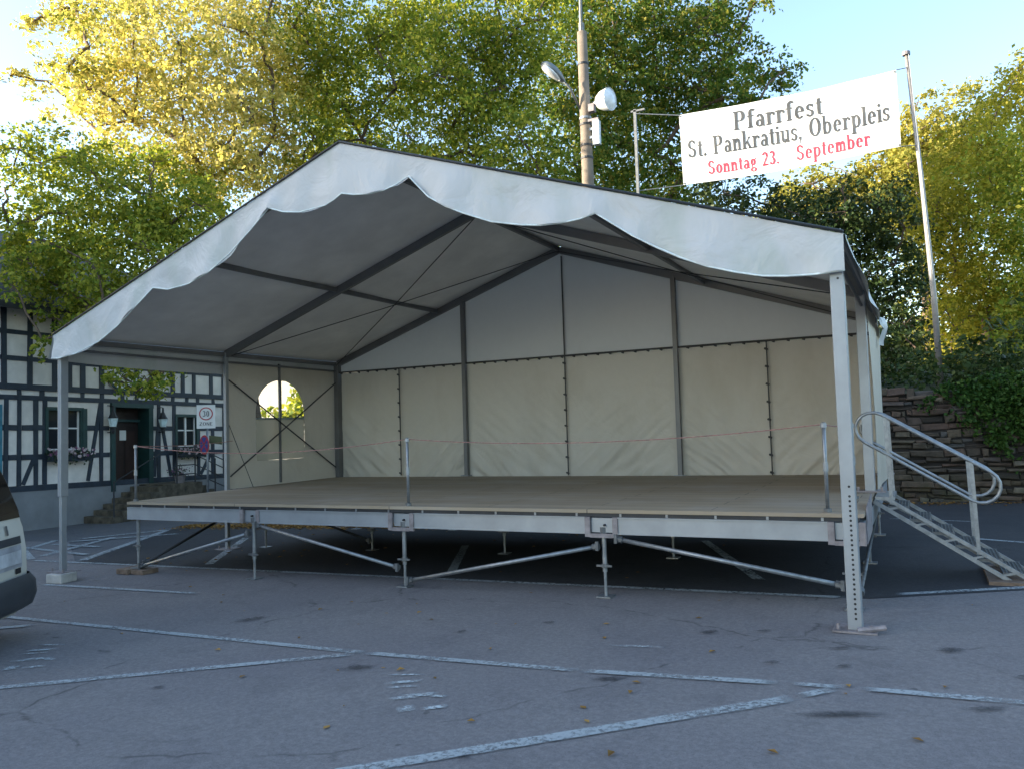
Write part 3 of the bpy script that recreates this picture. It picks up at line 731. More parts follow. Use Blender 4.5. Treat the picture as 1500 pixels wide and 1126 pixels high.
for z in (2.17,1.47):
    for a,b in zip(gp,gp[1:]):
        c=(a+b)/2
        if any(o[0]<c<o[1] and o[2]-.1<z<o[3]+.1 for o in open_): continue
        if 6.2<c<8.46 or (5.1<c<6.66): continue
        fbox(mb,a+.055,b-.055,z-.065,z+.065,-.02,.024)
for z in (2.17,1.47): fbox(mb,6.22,6.605,z-.065,z+.065,-.02,.024); fbox(mb,6.715,6.9,z-.06,z+.06,-.02,.024); fbox(mb,8.24,8.405,z-.06,z+.06,-.02,.024)
for y0,z0,y1,z1 in ((6.64,2.8,6.28,.82),(8.5,2.6,8.87,.82),(10.35,1.42,9.95,.82),(4.85,1.40,4.6,.82),(8.3,.82,8.42,2.1)): fbeam(mb,y0,z0,y1,z1,.09,.022)
mb.build('timber_frame',M['timber'],house); TJ[0]=0
def window(y0,y1,z0,z1,mun=1,shut=True):
    mb=MB(); mb.mat(M['green'])
    fbox(mb,y0-.06,y0+.02,z0-.05,z1+.06,-.10,.04); fbox(mb,y1-.02,y1+.06,z0-.05,z1+.06,-.10,.04); fbox(mb,y0+.02,y1-.02,z1-.02,z1+.06,-.10,.04); fbox(mb,y0+.02,y1-.02,z0-.05,z0+.02,-.10,.05)
    w_=mb.build('window',None,house)
    mb=MB(); fbox(mb,y0+.02,y1-.02,z0+.02,z1-.02,-.095,-.085); mb.build('pane',M['glass'],w_)
    mb=MB(); t=.03
    fbox(mb,y0+.02,y0+.055,z0+.02,z1-.02,-.085,-.05); fbox(mb,y1-.055,y1-.02,z0+.02,z1-.02,-.085,-.05)
    fbox(mb,y0+.055,y1-.055,z0+.02,z0+.055,-.085,-.05)
    ym=(y0+y1)/2; fbox(mb,ym-.03,ym+.03,z0+.055,z1-.02,-.085,-.045)
    zm=z0+(z1-z0)*.55; fbox(mb,y0+.055,ym-.03,zm-.018,zm+.018,-.085,-.052); fbox(mb,ym+.03,y1-.055,zm-.018,zm+.018,-.085,-.052)
    mb.build('glazing_frame',M['whitewood'],w_)
    if shut:
        for a,b in ((y0-.30,y0-.075),(y1+.075,y1+.24)):
            mb=MB(); fbox(mb,a,b,z0-.03,z1+.03,.036,.06)
            mb.build('shutter',M['green'],w_)
window(5.2,6.1,1.60,2.62,shut=False); window(9.08,9.82,1.62,2.52,shut=False); window(2.2,3.1,1.6,2.62)
mb=MB(); fbox(mb,6.12,6.24,1.55,2.66,.03,.055); mb.build('shutter',M['green'],house)
mb=MB(); fbox(mb,3.60,4.08,1.0,2.7,.03,.07); mb.build('shutter',simple('teal_wood',(.03,.16,.22),.6),house)
# door
mb=MB(); fbox(mb,7.05,8.1,.5,2.72,-.45,-.40); d=mb.build('door',simple('dark_brown_door',(.018,.010,.008),.5),house)
mb=MB(); fbox(mb,7.22,7.62,.75,2.1,-.398,-.385); fbox(mb,7.68,7.98,.75,2.1,-.398,-.385); mb.build('door_panel',simple('door_panel_paint',(.03,.014,.01),.5),d)
mb=MB(); fbox(mb,7.50,7.70,1.85,2.12,-.382,-.375); mb.build('notice',M['signwhite'],d)
mb=MB(); 
fbox(mb,6.93,7.05,.5,2.78,-.42,.07); fbox(mb,8.1,8.24,.5,2.78,-.42,.07); fbox(mb,6.93,8.24,2.72,2.83,-.42,.09); fbox(mb,7.05,8.1,2.35,2.42,-.42,-.3)
mb.build('door_frame',M['green'],house)
# lanterns
for y in (6.86,8.44):
    mb=MB(); x,yy,z=Fp(y,2.32,.22); mb.lathe([(.02,-.30),(.05,-.24),(.06,-.16)],(x,yy,z),8); mb.lathe([(.13,.10),(.10,.15),(.03,.30),(.025,.42)],(x,yy,z),6); mb.lathe([(.02,-.16),(.10,-.14),(.10,-.12)],(x,yy,z),6)
    mb.beam((x,yy,z+.42),Fp(y,2.76,0),.02,.02); mb.beam((x,yy,z-.25),Fp(y,2.05,0),.02,.02)
    L=mb.build('wall_lantern',M['dark_steel'],house)
    mb=MB(); mb.lathe([(.075,-.12),(.12,.10)],(x,yy,z),6); mb.build('lantern_glass',simple('lantern_milk_glass',(.55,.68,.70),.3),L)
# steps
r=random.Random(2)
sb=MB()
for k in range(6):
    y0=6.15+k*.27; sb.box((-8.50,y0,-.6),(-7.35-.02*(k%2),y0+.27,-.24+.13*(k+1)))
sb.box((-8.5,7.77,-.6),(-7.35,8.9,.58)); sb.build('front_steps',M['stone_step'],house)
mb=MB()
pth=[(8.5,.62),(10.2,.18)]
for dzr in (.95,.72,.45,.2):
    mb.tube([(-7.4,8.1,.62+dzr*.98),(-7.4,8.7,.62+dzr*.98),(-7.45,10.2,-.0+dzr)],.016,6)
for y,z in ((8.1,.6),(8.7,.6),(9.4,.1),(10.2,-.3)): mb.tube([(-7.4,y,z-.3),(-7.4,y,z+(1.0 if y<9 else 1.1 if y<10 else 1.25))],.02,6)
mb.tube([(-7.38,6.2,.75),(-7.38,7.75,1.5)],.016,6); mb.tube([(-7.38,6.2,-.2),(-7.38,6.2,.77)],.018,6)
mb.build('iron_railing',M['dark_steel'],house)
# far flight
sb=MB()
for k in range(5): sb.box((-8.5,8.9+k*.27,-.6),(-7.5+.02*(k%2),9.17+k*.27,.46-.13*k))
sb.build('side_steps',M['stone_step'],house)
# oval sign
mb=MB(); x,yy,z=Fp(7.30,3.42,.10); mb.mat(M['green']).lathe([(0,.0),(.44,0),(.44,.03),(0,.03)],(0,0,0),28)
v0=[(x+v[2],yy+v[0],z+v[1]*.62) for v in mb.v]; mb.v=v0; sg=mb.build('inn_sign',None,house)
mb=MB().mat(M['signwhite']); mb.lathe([(0,.035),(.38,.035),(.38,.03)],(0,0,0),28); mb.v=[(x+v[2],yy+v[0],z+v[1]*.58) for v in mb.v]; mb.build('sign_face',None,sg)
# roof (hipped at the far end)
mb=MB().mat(M['slate']); rx,rzg=-13.0,7.9; eo=.55
e0=Fp(HY0-.4,4.95,eo+.1); e1=Fp(HY1+.4,4.95,eo+.1); w1=(W0-eo,HY1+.4,4.95); w0=(W0-eo,HY0-.4,4.95); r0=(rx,HY0-.4,rzg); r1=(rx,HY1-3.8,rzg)
mb.poly([e0,e1,r1,r0]); mb.poly([e1,w1,r1]); mb.poly([w1,w0,r0,r1]); mb.poly([w0,e0,r0])
rf=mb.build('roof',None,house,solid=.12)
mb=MB(); mb.beam(Fp(HY0-.4,4.93,eo+.12),Fp(HY1+.4,4.93,eo+.12),.10,.14); mb.build('gutter',M['dark_steel'],house)
mb=MB(); mb.box((-13.6,3.0,8.4),(-12.9,3.8,10.0)); mb.build('chimney',M['bracket'],rf)
# flower boxes
def flowerbox(y0,y1,z,label,seed,cols):
    t=thing('flower_box',label,'flower box',Fp((y0+y1)/2,z,.2),'window flower boxes on the inn')
    mb=MB(); fbox(mb,y0,y1,z-.16,z,.07,.27); mb.build('planter',M['timber'],t)
    r=random.Random(seed); mb=MB(); mf=MB()
    for k in range(420):
        y=r.uniform(y0-.05,y1+.05); o=r.uniform(.05,.36); zz=z+.12*r.random()-.28*(r.random()**2)*(o>.15)
        p=Fp(y,zz,o); s=.035
        a=Vector((r.gauss(0,1),r.gauss(0,1),r.gauss(0,1))).normalized(); b=a.cross(Vector((0,0,1))).normalized()
        q=[Vector(p)+a*s,Vector(p)+b*s*.6,Vector(p)-a*s,Vector(p)-b*s*.6]
        (mb).poly(q)
    for k in range(85):
        y=r.uniform(y0-.05,y1+.05); o=r.uniform(.12,.40); zz=z+.20*r.random()-.10*r.random()
        p=Vector(Fp(y,zz,o)); s=r.uniform(.02,.045)
        mf.mat(M[cols[r.random()<.25]]).poly([p+Vector((0,math.cos(a_)*s,math.sin(a_)*s)) for a_ in [i*PI/3 for i in range(6)]])
    mb.build('foliage',M['box_leaf'],t); mf.build('blossoms',None,t)
flowerbox(5.15,6.2,1.50,'flower box with pale pink blossoms below the left inn window',1,('blossom','petal_dark'))
flowerbox(9.02,9.95,1.50,'flower box with sparse pink flowers below the window right of the inn door',2,('blossom','blossom'))
t=thing('flower_pot','small pot of dark purple flowers by the inn door','flower pot',Fp(8.45,.62,.9))
x,yy,z=Fp(8.35,.66,.98); mb=MB(); mb.lathe([(.0,0),(.11,0),(.15,.2),(.13,.2)],(x,yy,z),12); mb.build('pot',M['bracket'],t)
mb=MB(); r=random.Random(8)
for k in range(240):
    p=Vector((x+r.gauss(0,.11),yy+r.gauss(0,.13),z+.28+r.gauss(0,.09))); s=.035
    a=Vector((r.gauss(0,1),r.gauss(0,1),r.gauss(0,1))).normalized(); b=a.cross(Vector((0,0,1))).normalized()
    mb.mat(M['box_leaf'] if k%3 else M['petal_dark']).poly([p+a*s,p+b*s*.6,p-a*s,p-b*s*.6])
mb.build('foliage',None,t)
# unseen house block added further left to shade the yard, and a far house
shade_h=thing('added_shade_house','tall plain house block added out of view left of the inn to shade the yard','house',(-16,-14,-.3))
MB().box((-21,-27,-.6),(-11,-2.2,8.0)).build('wall',M['plaster'],shade_h)
mb=MB(); 
mb.poly([(-10.6,-27.3,7.9),(-10.6,-1.95,7.9),(-15.2,-1.95,12.7),(-15.2,-27.3,12.7)]); mb.poly([(-15.2,-27.3,12.7),(-15.2,-1.95,12.7),(-21.5,-1.95,7.9),(-21.5,-27.3,7.9)]); mb.poly([(-11,-2.2,8.0),(-15.2,-2.2,12.6),(-21,-2.2,8.0)])
mb.build('roof',M['slate'],shade_h)
# ------------------------------------------------------------------ lettering
def strip(o,i): return [[o[k],o[k+1],i[k+1],i[k]] for k in range(len(o)-1)]
def arc(cx,cy,rx,ry,a0,a1,th=.20,tv=.085,n=18):
    O=[];I=[]
    for k in range(n+1):
        a=rad(a0+(a1-a0)*k/n); c,s=math.cos(a),math.sin(a)
        O.append((cx+rx*c,cy+ry*s)); I.append((cx+(rx-th)*c,cy+(ry-tv)*s))
    return strip(O,I)
def rc(x0,y0,x1,y1): return [[(x0,y0),(x1,y0),(x1,y1),(x0,y1)]]
def q(*p): return [list(p)]
T_=.18; SF=.07
def glyph(c):
    X=.66
    def stem(x,y0,y1,b=True,t=True):
        g=rc(x,y0,x+T_,y1)
        if b: g+=rc(x-.07,y0,x+T_+.07,y0+SF)
        if t: g+=rc(x-.09,y1-SF,x,y1)
        return g
    if c=='P': return stem(.10,0,1)+rc(.25,.93,.42,1)+rc(.25,.44,.42,.5)+arc(.42,.72,.27,.28,-90,90),.76
    if c=='o': return arc(.31,.33,.27,.34,0,360,0.180,0.085,26),.62
    if c=='S': return arc(.33,.74,.27,.26,20,270,0.170,0.095)+arc(.33,.27,.29,.27,-160,90,0.170,0.095)+rc(.50,.72,.56,.92)+rc(.06,.08,.12,.3),.70
    if c=='O': return arc(.42,.5,.38,.51,0,360,0.200,0.085,36),.86
    if c=='f': return stem(.12,0,.80,t=False)+arc(.33,.80,.21,.21,30,180,0.180,0.095)+rc(.02,.60,.42,.66),.46
    if c=='a': return arc(.26,.19,.22,.20,0,360,0.160,0.075,20)+rc(.36,0.03,.36+T_-.02,.46)+arc(.28,.46,.21,.21,0,160,0.160,0.085)+rc(.44,0,.58,.05),.60
    if c=='r': return stem(.09,0,X)+arc(.36,.46,.16,.20,30,170,0.100,0.105)+rc(.40,.46,.52,.60),.54
    if c=='e': return arc(.31,.33,.26,.34,0,320,0.180,0.085,26)+rc(.17,.34,.56,.39),.62
    if c=='s': return arc(.25,.49,.20,.18,20,270,0.150,0.085)+arc(.25,.18,.21,.19,-160,90,0.150,0.085)+rc(.38,.46,.43,.64)+rc(.05,.04,.10,.2),.52
    if c=='t': return rc(.12,.12,.12+T_,.86)+rc(.03,.60,.40,.66)+arc(.29,.15,.17,.16,180,320,0.160,0.085),.44
    if c=='n': return stem(.08,0,X)+arc(.36,.42,.21,.25,0,180,0.180,0.105)+rc(.42,0,.57,.42)+rc(.36,0,.63,SF),.68
    if c=='m': return stem(.08,0,X)+arc(.33,.42,.18,.25,0,180,0.170,0.105)+rc(.37,0,.51,.42)+arc(.60,.42,.19,.25,0,170,0.170,0.105)+rc(.65,0,.79,.42)+rc(.31,0,.56,SF)+rc(.59,0,.85,SF),.90
    if c=='u': return rc(.10,.20,.25,X)+arc(.31,.22,.21,.23,180,350,0.180,0.105)+rc(.44,0,.58,X)+rc(.02,X-SF,.10,X)+rc(.36,X-SF,.44,X)+rc(.58,0,.64,SF),.68
    if c=='k': return stem(.08,0,1)+q((.22,.28),(.46,.60),(.54,.60),(.28,.25))+q((.30,.40),(.50,0),(.66,0),(.40,.47))+rc(.40,.60,.62,X)+rc(.44,0,.70,SF),.70
    if c=='i': return stem(.08,0,X)+arc(.155,.86,.09,.09,0,360,.089,.089,12),.32
    if c=='l': return stem(.08,0,1),.32
    if c=='b': return rc(.08,0,.23,1)+rc(0,.95,.08,1)+arc(.34,.33,.27,.34,-180,180,0.180,0.085,26),.68
    if c=='p': return stem(.09,-.32,X)+arc(.35,.33,.27,.34,-180,180,0.180,0.085,26),.68
    if c=='g': return arc(.27,.42,.22,.25,0,360,0.170,0.075,22)+arc(.29,-.12,.26,.17,0,360,0.150,0.085,22)+rc(.42,.60,.56,.67)+rc(.10,.06,.2,.2),.60
    if c=='2': return arc(.30,.73,.25,.27,-30,170,0.180,0.095)+q((.36,.58),(.52,.60),(.22,.10),(.06,.02))+rc(.05,0,.55,.13),.62
    if c=='3': return arc(.28,.76,.23,.24,-90,160,0.170,0.095)+arc(.28,.27,.26,.28,-160,90,0.180,0.095),.62
    if c=='0': return arc(.30,.5,.26,.51,0,360,0.180,0.085,30),.62
    if c=='.': return arc(.12,.08,.09,.09,0,360,.089,.089,10),.30
    if c==',': return arc(.12,.08,.09,.09,0,360,.089,.089,10)+q((.12,.02),(.20,.04),(.12,-.2),(.08,-.18)),.30
    if c=='Z': return rc(.06,.9,.62,1)+rc(.04,0,.64,.1)+q((.42,.9),(.62,.9),(.24,.1),(.04,.1)),.70
    if c=='N': return rc(.05,0,.18,1)+rc(.52,0,.65,1)+q((.05,1),(.2,1),(.65,0),(.5,0)),.74
    if c=='E': return rc(.08,0,.23,1)+rc(.23,.9,.6,1)+rc(.23,.45,.52,.55)+rc(.23,0,.62,.1),.68
    return [],.40
def text_polys(s,u0,u1,v0,v1):
    adv=0;L=[]
    for c in s:
        g,a=glyph(c); L+= [[(x+adv,y) for x,y in P] for P in g]; adv+=a
    return [[(u0+(u1-u0)*x/adv, v0+(v1-v0)*y) for x,y in P] for P in L]   # v up

# ------------------------------------------------------------------ banner and its poles
TL=Vector((6.08,10.32,8.59)); BL=Vector((6.09,10.42,7.04)); TR=Vector((10.42,10.63,8.71)); BR=Vector((10.43,10.73,7.18))
bn_n=(TR-TL).cross(BL-TL).normalized()
if bn_n.y>0: bn_n=-bn_n
def bp(u,v,o=0): # v down 0..1
    p=(TL*(1-u)+TR*u)*(1-v)+(BL*(1-u)+BR*u)*v
    w=.022*math.sin(7*u+1.5*v)+.012*math.sin(17*u-6*v)+.012*math.sin(26*u+9*v)*math.exp(-((u-.97)/.2)**2)+.010*math.sin(14*(v-u*1.6))*math.exp(-u*5)+.03*math.exp(-((u-.9*v-.02)/.09)**2)*(1-v)
    return p+bn_n*(w+o)+Vector((0,0,-.05*math.sin(PI*u)*(1)))
bn=thing('banner','white cloth banner with black and red lettering strung high between two poles','banner',tuple((TL+BR)/2))
mb=MB(); mb.grid(lambda u,v:bp(u,v),60,20); mb.build('cloth',M['banner'],bn,smooth=True)
for s,u0,u1,vb,vt,m in (('Pfarrfest',.262,.68,.35,.085,'ink'),('St. Pankratius, Oberpleis',.03,.965,.63,.375,'ink'),('Sonntag 23.',.125,.47,.90,.71,'inkred'),('September',.545,.875,.905,.70,'inkred')):
    tot=sum(glyph(c)[1] for c in s); at_=0
    for wd in s.split(' '):
        wa=sum(glyph(c)[1] for c in wd); a0=u0+(u1-u0)*at_/tot; a1=u0+(u1-u0)*(at_+wa)/tot; at_+=wa+.4
        mb=MB()
        for P in text_polys(wd,a0,a1,vb,vt):
            a_,b_,c_,d_=P
            L1=max(math.hypot(b_[0]-a_[0],(b_[1]-a_[1])*.35),.001); L2=max(math.hypot(d_[0]-a_[0],(d_[1]-a_[1])*.35),.001)
            mb.grid(lambda u,v:bp((a_[0]*(1-u)+b_[0]*u)*(1-v)+(d_[0]*(1-u)+c_[0]*u)*v,(a_[1]*(1-u)+b_[1]*u)*(1-v)+(d_[1]*(1-u)+c_[1]*u)*v,.008),1+int(L1/.012),1+int(L2/.012))
        mb.build('lettering',M[m],bn)
mb=MB()
mb.tube([(5.17,10.06,8.74),tuple(bp(0,0))],.012,5); mb.tube([(5.13,10.12,7.0),tuple(bp(0,1))],.010,5)
mb.tube([tuple(bp(1,0)),(10.64,10.72,8.75)],.010,5); mb.tube([tuple(bp(1,1)),(10.72,10.9,7.2)],.010,5)
mb.build('cord',M['galv'],bn)
for u_,v_ in ((.006,.02),(.006,.98),(.994,.02),(.994,.98)):
    q_=bp(u_,v_,.006); MB().tube([tuple(q_),tuple(q_+bn_n*.006)],.022,10).build('eyelet',M['galv_dull'],bn)
fp=thing('flagpole','tall slim metal flagpole standing on the wall top at the right end of the banner','flagpole',(10.89,11.26,2.3))
mb=MB(); mb.tube([(10.89,11.26,2.2),(10.86,11.20,4.2),(10.76,11.0,6.6),(10.62,10.71,9.02)],[.062,.055,.044,.032],12); mb.build('pole',simple('flagpole_metal',(.27,.255,.24),.4,.35,.15,10),fp,smooth=True)
mb=MB(); mb.tube([(10.62,10.71,9.0),(10.62,10.71,9.07)],.075,10); mb.build('pole_cap',M['bracket'],fp)
mb=MB(); mb.tube([(10.66,10.64,8.98),(10.86,11.1,4.6)],.006,5); mb.build('halyard',M['galv'],fp)
sp_=thing('banner_post','thin grey square post with a short top bracket at the left end of the banner','post',(5.12,10.15,gz(5)))
mb=MB(); mb.box((5.10,10.09,gz(5)),(5.16,10.15,8.86)); mb.build('shaft',M['galv_dull'],sp_)
mb=MB(); mb.box((5.04,10.09,8.80),(5.36,10.14,8.84)); mb.build('bracket_arm',M['galv_dull'],sp_)

# ------------------------------------------------------------------ utility pole with lamps
up_=thing('utility_pole','weathered round concrete pole carrying two lamps behind the marquee','pole',(3.72,10.75,gz(3.7)))
mb=MB(); mb.tube([(3.68,11.0,gz(3.7)),(3.70,10.74,7.48),(3.76,10.54,11.2)],[.17,.145,.115],16); pl=mb.build('shaft',M['polecon'],up_,smooth=True)
for z,r_ in ((10.4,.135),(9.1,.15),(8.95,.15),(8.45,.152),(8.15,.155)):
    mb=MB(); x=3.70+.06*(z-7.48)/3.8; y=10.74-.2*(z-7.48)/3.8; mb.tube([(x,y,z),(x,y,z+.05)],r_,16); mb.build('strap',M['dark_steel'] if z<9 or z>10 else M['galv'],pl)
mb=MB(); mb.tube([(3.74,10.53,11.1),(3.78,10.5,12.4)],.04,8); mb.tube([(3.76,10.52,11.15),(3.765,10.52,11.4)],.07,8)
mb.build('mast_head',M['galv_dull'],up_)
# left street lamp head
sl=thing('street_lamp','long oval street lamp head on an arm at the left of the concrete pole','lamp',(3.66,10.6,9.5))
mb=MB(); mb.tube([(3.64,10.55,9.35),(3.50,10.30,9.80),(3.34,10.12,10.0)],.028,8); mb.build('arm',M['galv_dull'],sl,smooth=True)
a=Vector((3.42,10.18,9.90)); b=Vector((3.02,9.76,10.30)); d=(b-a).normalized()
def head(mb,a,b,w,h,flat=0,n=14):
    a=Vector(a);b=Vector(b);d=(b-a).normalized(); rr=d.cross(Vector((0,0,1))).normalized(); uu=rr.cross(d); L=(b-a).length
    st=[(0,.22),(.08,.45),(.25,.75),(.5,1),(.75,.95),(.9,.72),(1,.25)]
    b0=len(mb.v)
    for t,k in st:
        for j in range(n):
            an=2*PI*j/n; y=math.sin(an)*h*k; 
            if y<0: y*=flat
            mb.v.append(tuple(a+d*(L*t)+rr*(math.cos(an)*w*k)+uu*y))
    for i in range(len(st)-1):
        for j in range(n): mb.face((b0+i*n+j,b0+i*n+(j+1)%n,b0+(i+1)*n+(j+1)%n,b0+(i+1)*n+j))
    mb.face([b0+j for j in range(n)]); mb.face([b0+(len(st)-1)*n+j for j in range(n)][::-1])
mb=MB(); head(mb,a,b,.185,.15,.45); mb.build('housing',M['lampbody'],sl,smooth=True)
mb=MB(); head(mb,a+d*.13-Vector((0,.03,.035)),b-d*.04-Vector((0,.03,.035)),.135,.03,2.4); mb.build('glass_cover',M['lampglass'],sl,smooth=True)
# bell floodlight
fl=thing('floodlight','silver bell-shaped floodlight at the right of the concrete pole','lamp',(3.9,10.6,9.4))
ax=Vector((.93,-.22,-.05)).normalized(); zq=ax.to_track_quat('Z','Y').to_matrix()
mb=MB(); mb.lathe([(0,0),(.05,0),(.07,.05),(.16,.10),(.23,.22),(.265,.40),(.27,.42)],(4.02,10.58,9.42),24,zq); mb.build('reflector_shell',M['lampglass'],fl,smooth=True)
mb=MB(); mb.lathe([(.262,.395),(.20,.44),(.1,.47),(0,.48)],(4.02,10.58,9.42),24,zq); mb.build('lens',simple('frosted_lens',(.72,.74,.76),.25),fl,smooth=True)
mb=MB(); mb.tube([(3.78,10.62,9.2),(3.92,10.6,9.35),(4.03,10.57,9.43)],.04,8); mb.box((3.86,10.5,9.22),(4.0,10.66,9.40)); mb.box((3.80,10.56,9.0),(4.08,10.64,9.06)); mb.build('mounting_arm',M['bracket'],fl)
mb=MB(); mb.box((3.93,10.55,8.42),(4.10,10.68,9.0)); o=mb.build('junction_box',simple('box_grey',(.5,.55,.58),.5),origin=(4.0,10.6,8.4),bevel=.01); tag(o,'tall narrow grey junction box strapped to the concrete pole','box')
for z_b in (8.6,8.8): MB().box((3.80,10.6,z_b),(3.93,10.66,z_b+.06)).build('box_bracket',M['galv'],o)

# ------------------------------------------------------------------ road signs
rs_=thing('road_sign','white rectangular zone sign with a red ring above a round no-stopping sign','road sign',(-4.80,6.80,gz(-4.8)))
mb=MB(); mb.tube([(-4.80,6.82,gz(-4.8)),(-4.74,6.76,2.55)],.027,10); mb.build('post',M['galv'],rs_,smooth=True)
sd=Vector((CAM[0]+4.75,CAM[1]-6.74,0)).normalized(); sr=Vector((-sd.y,sd.x,0))
def plate(c,sd,pts,o,mat,name,par,th=.01):
    sr=Vector((0,0,1)).cross(sd); mb=MB(); c=Vector(c)
    for P in pts:
        b0=len(mb.v); n=len(P)
        for k in (o,o+th):
            for x,y in P: mb.v.append(tuple(c+sr*x+Vector((0,0,y))+sd*k))
        mb.face(range(b0,b0+n)[::-1]); mb.face(range(b0+n,b0+2*n))
        for i in range(n): mb.face((b0+i,b0+(i+1)%n,b0+n+(i+1)%n,b0+n+i))
    return mb.build(name,mat,par)
def ell(rx,ry=None,n=28,cx=0,cy=0): ry=ry or rx; return [(cx+rx*math.cos(2*PI*i/n),cy+ry*math.sin(2*PI*i/n)) for i in range(n)]
c=(-4.74,6.73,2.29)
z_=plate(c,sd,[[(-.21,-.28),(.21,-.28),(.21,.28),(-.21,.28)]],.03,M['signwhite'],'zone_plate',rs_)
plate(c,sd,arc(0,.07,.155,.155,0,360,.025,.025,30),.042,M['red'],'red_ring',z_,.003)
plate(c,sd,text_polys('30',-.08,.08,.0,.14)+text_polys('ZONE',-.15,.15,-.21,-.13),.042,simple('sign_grey_ink',(.12,.12,.12),.6),'lettering',z_,.003)
sd2=Vector((sd.x*.45-sd.y*.89*-1,sd.y*.45-sd.x*.89,0)).normalized()
c2=(-4.77,6.74,1.62)
k=plate(c2,sd2,[ell(.23)],.03,M['red'],'no_stopping_plate',rs_)
plate(c2,sd2,[ell(.185)],.041,M['blue'],'blue_face',k,.003)
plate(c2,sd2,[[(-.12,-.15),(-.15,-.12),(.12,.15),(.15,.12)],[(-.12,.15),(-.15,.12),(.12,-.15),(.15,-.12)]],.045,M['red'],'red_cross',k,.003)
plate((-4.58,6.86,1.74),sd,[[(-.14,-.08),(.15,-.13),(.15,.06),(-.14,.10)]],.0,M['olive'],'direction_plate',rs_)

# ------------------------------------------------------------------ van (rear towards the camera, rest outside the picture)
van=bpy.data.objects.new('parked_van',None); COL.objects.link(van)
tag(van,'cream coloured van with dark rear bumper cut off by the left edge','van')
VD=Vector((.82,.57,0)).normalized(); VR=Vector((-VD.y,VD.x,0))   # VR: towards the van's right-hand side
# local frame: X = rearwards, Y = right-hand side, Z up; corner of the rear bumper (right) at (0,.86)
cor=Vector((2.74,-2.02,0)); org=cor-VR*.80; van.location=(org.x,org.y,gz(org.x)); van.rotation_euler=(0,0,math.atan2(VD.y,VD.x))
# NB rotation about z maps X->VD and Y->VR
def vb(mb,name,mat,smooth=False,par=None,bevel=0):
    me=bpy.data.meshes.new(name); me.from_pydata(mb.v,[],mb.f)
    if mb.mats:
        for m in mb.mats: me.materials.append(m)
        me.polygons.foreach_set('material_index',mb.m)
    else: me.materials.append(mat)
    if smooth: me.polygons.foreach_set('use_smooth',[True]*len(me.polygons))
    o=bpy.data.objects.new(name,me); COL.objects.link(o); o.parent=par or van
    if bevel:
        b=o.modifiers.new('b','BEVEL'); b.width=bevel; b.segments=3; b.limit_method='ANGLE'
    return o
HW=.84
# side profile loops: for each height z, rear x, front x, half width
lev=[(.20,-.10,-3.95,HW-.10),(.30,-.06,-4.05,HW-.02),(.55,-.05,-4.12,HW),(.80,-.06,-4.10,HW+.005),(1.00,-.09,-4.0,HW),(1.08,-.11,-3.85,HW-.015),(1.15,-.12,-3.45,HW-.02),(1.45,-.22,-2.95,HW-.06),(1.72,-.33,-2.55,HW-.11),(1.83,-.45,-2.35,HW-.17),(1.88,-.75,-2.1,HW-.34)]
mb=MB(); n=10
def loop(z,xr,xf,hw,rc_=.10,k=6):
    P=[]
    rc_=min(rc_,hw*.6)
    for (cx,cy,a0) in ((xr-rc_,hw-rc_,0),(xf+rc_*2.2,hw-rc_,90),(xf+rc_*2.2,-hw+rc_,180),(xr-rc_,-hw+rc_,270)):
        sx=2.2 if a0 in (90,180) else 1
        for i in range(k+1):
            a=rad(a0+90*i/k); P.append((cx+rc_*sx*math.cos(a),cy+rc_*math.sin(a),z))
    return P
for z,xr,xf,hw in lev: mb.v+=loop(z,xr,xf,hw)
m_=28
for i in range(len(lev)-1):
    for j in range(m_): mb.face((i*m_+j,i*m_+(j+1)%m_,(i+1)*m_+(j+1)%m_,(i+1)*m_+j))
mb.face([(len(lev)-1)*m_+j for j in range(m_)]); mb.face([j for j in range(m_)][::-1])
body=vb(mb,'body',M['vanpaint'],True)
def lvl(z):
    for a,b in zip(lev,lev[1:]):
        if z<=b[0]:
            t=(z-a[0])/(b[0]-a[0]); return [a[i]+(b[i]-a[i])*t for i in range(4)]
    return list(lev[-1])
def rearpatch(y0a,y1a,y0b,y1b,z0,z1,off,name,mat,par=None,nz=8):
    mb=MB()
    def fn(u,v):
        z=z0+(z1-z0)*v; l=lvl(z); ya=y0a+(y0b-y0a)*v; yb=y1a+(y1b-y1a)*v; y=ya+(yb-ya)*u
        hw=l[3]; rc_=.10; x=l[1]
        e=abs(y)-(hw-rc_)
        if e>0: e=min(e,rc_); x=l[1]-rc_+math.sqrt(max(0,rc_*rc_-e*e))
        return (x+off,y,z)
    mb.grid(fn,22,nz); return vb(mb,name,mat,True,par)
rearpatch(-.735,.735,-.66,.66,1.10,1.76,.008,'rear_window',M['vanglass'])
rearpatch(-.66,.66,-.66,.66,.86,.93,.012,'tailgate_trim',M['vanplastic'])
pt=rearpatch(-.62,.66,-.62,.66,.64,.85,.006,'plate_recess',simple('plate_recess_grey',(.30,.32,.36),.5))
lp=rearpatch(.10,.62,.10,.62,.68,.80,.02,'number_plate',simple('plate_white',(.45,.48,.52),.4),pt)
rearpatch(.40,.435,.40,.435,.96,1.05,.02,'badge',M['galv_dull'])
rearpatch(.52,.62,.52,.62,.585,.635,.012,'reflector',M['black'])
rearpatch(.748,.815,.68,.755,1.14,1.60,.006,'tail_light',M['taillight']); rearpatch(-.815,-.748,-.755,-.68,1.14,1.60,.006,'tail_light',M['taillight'])
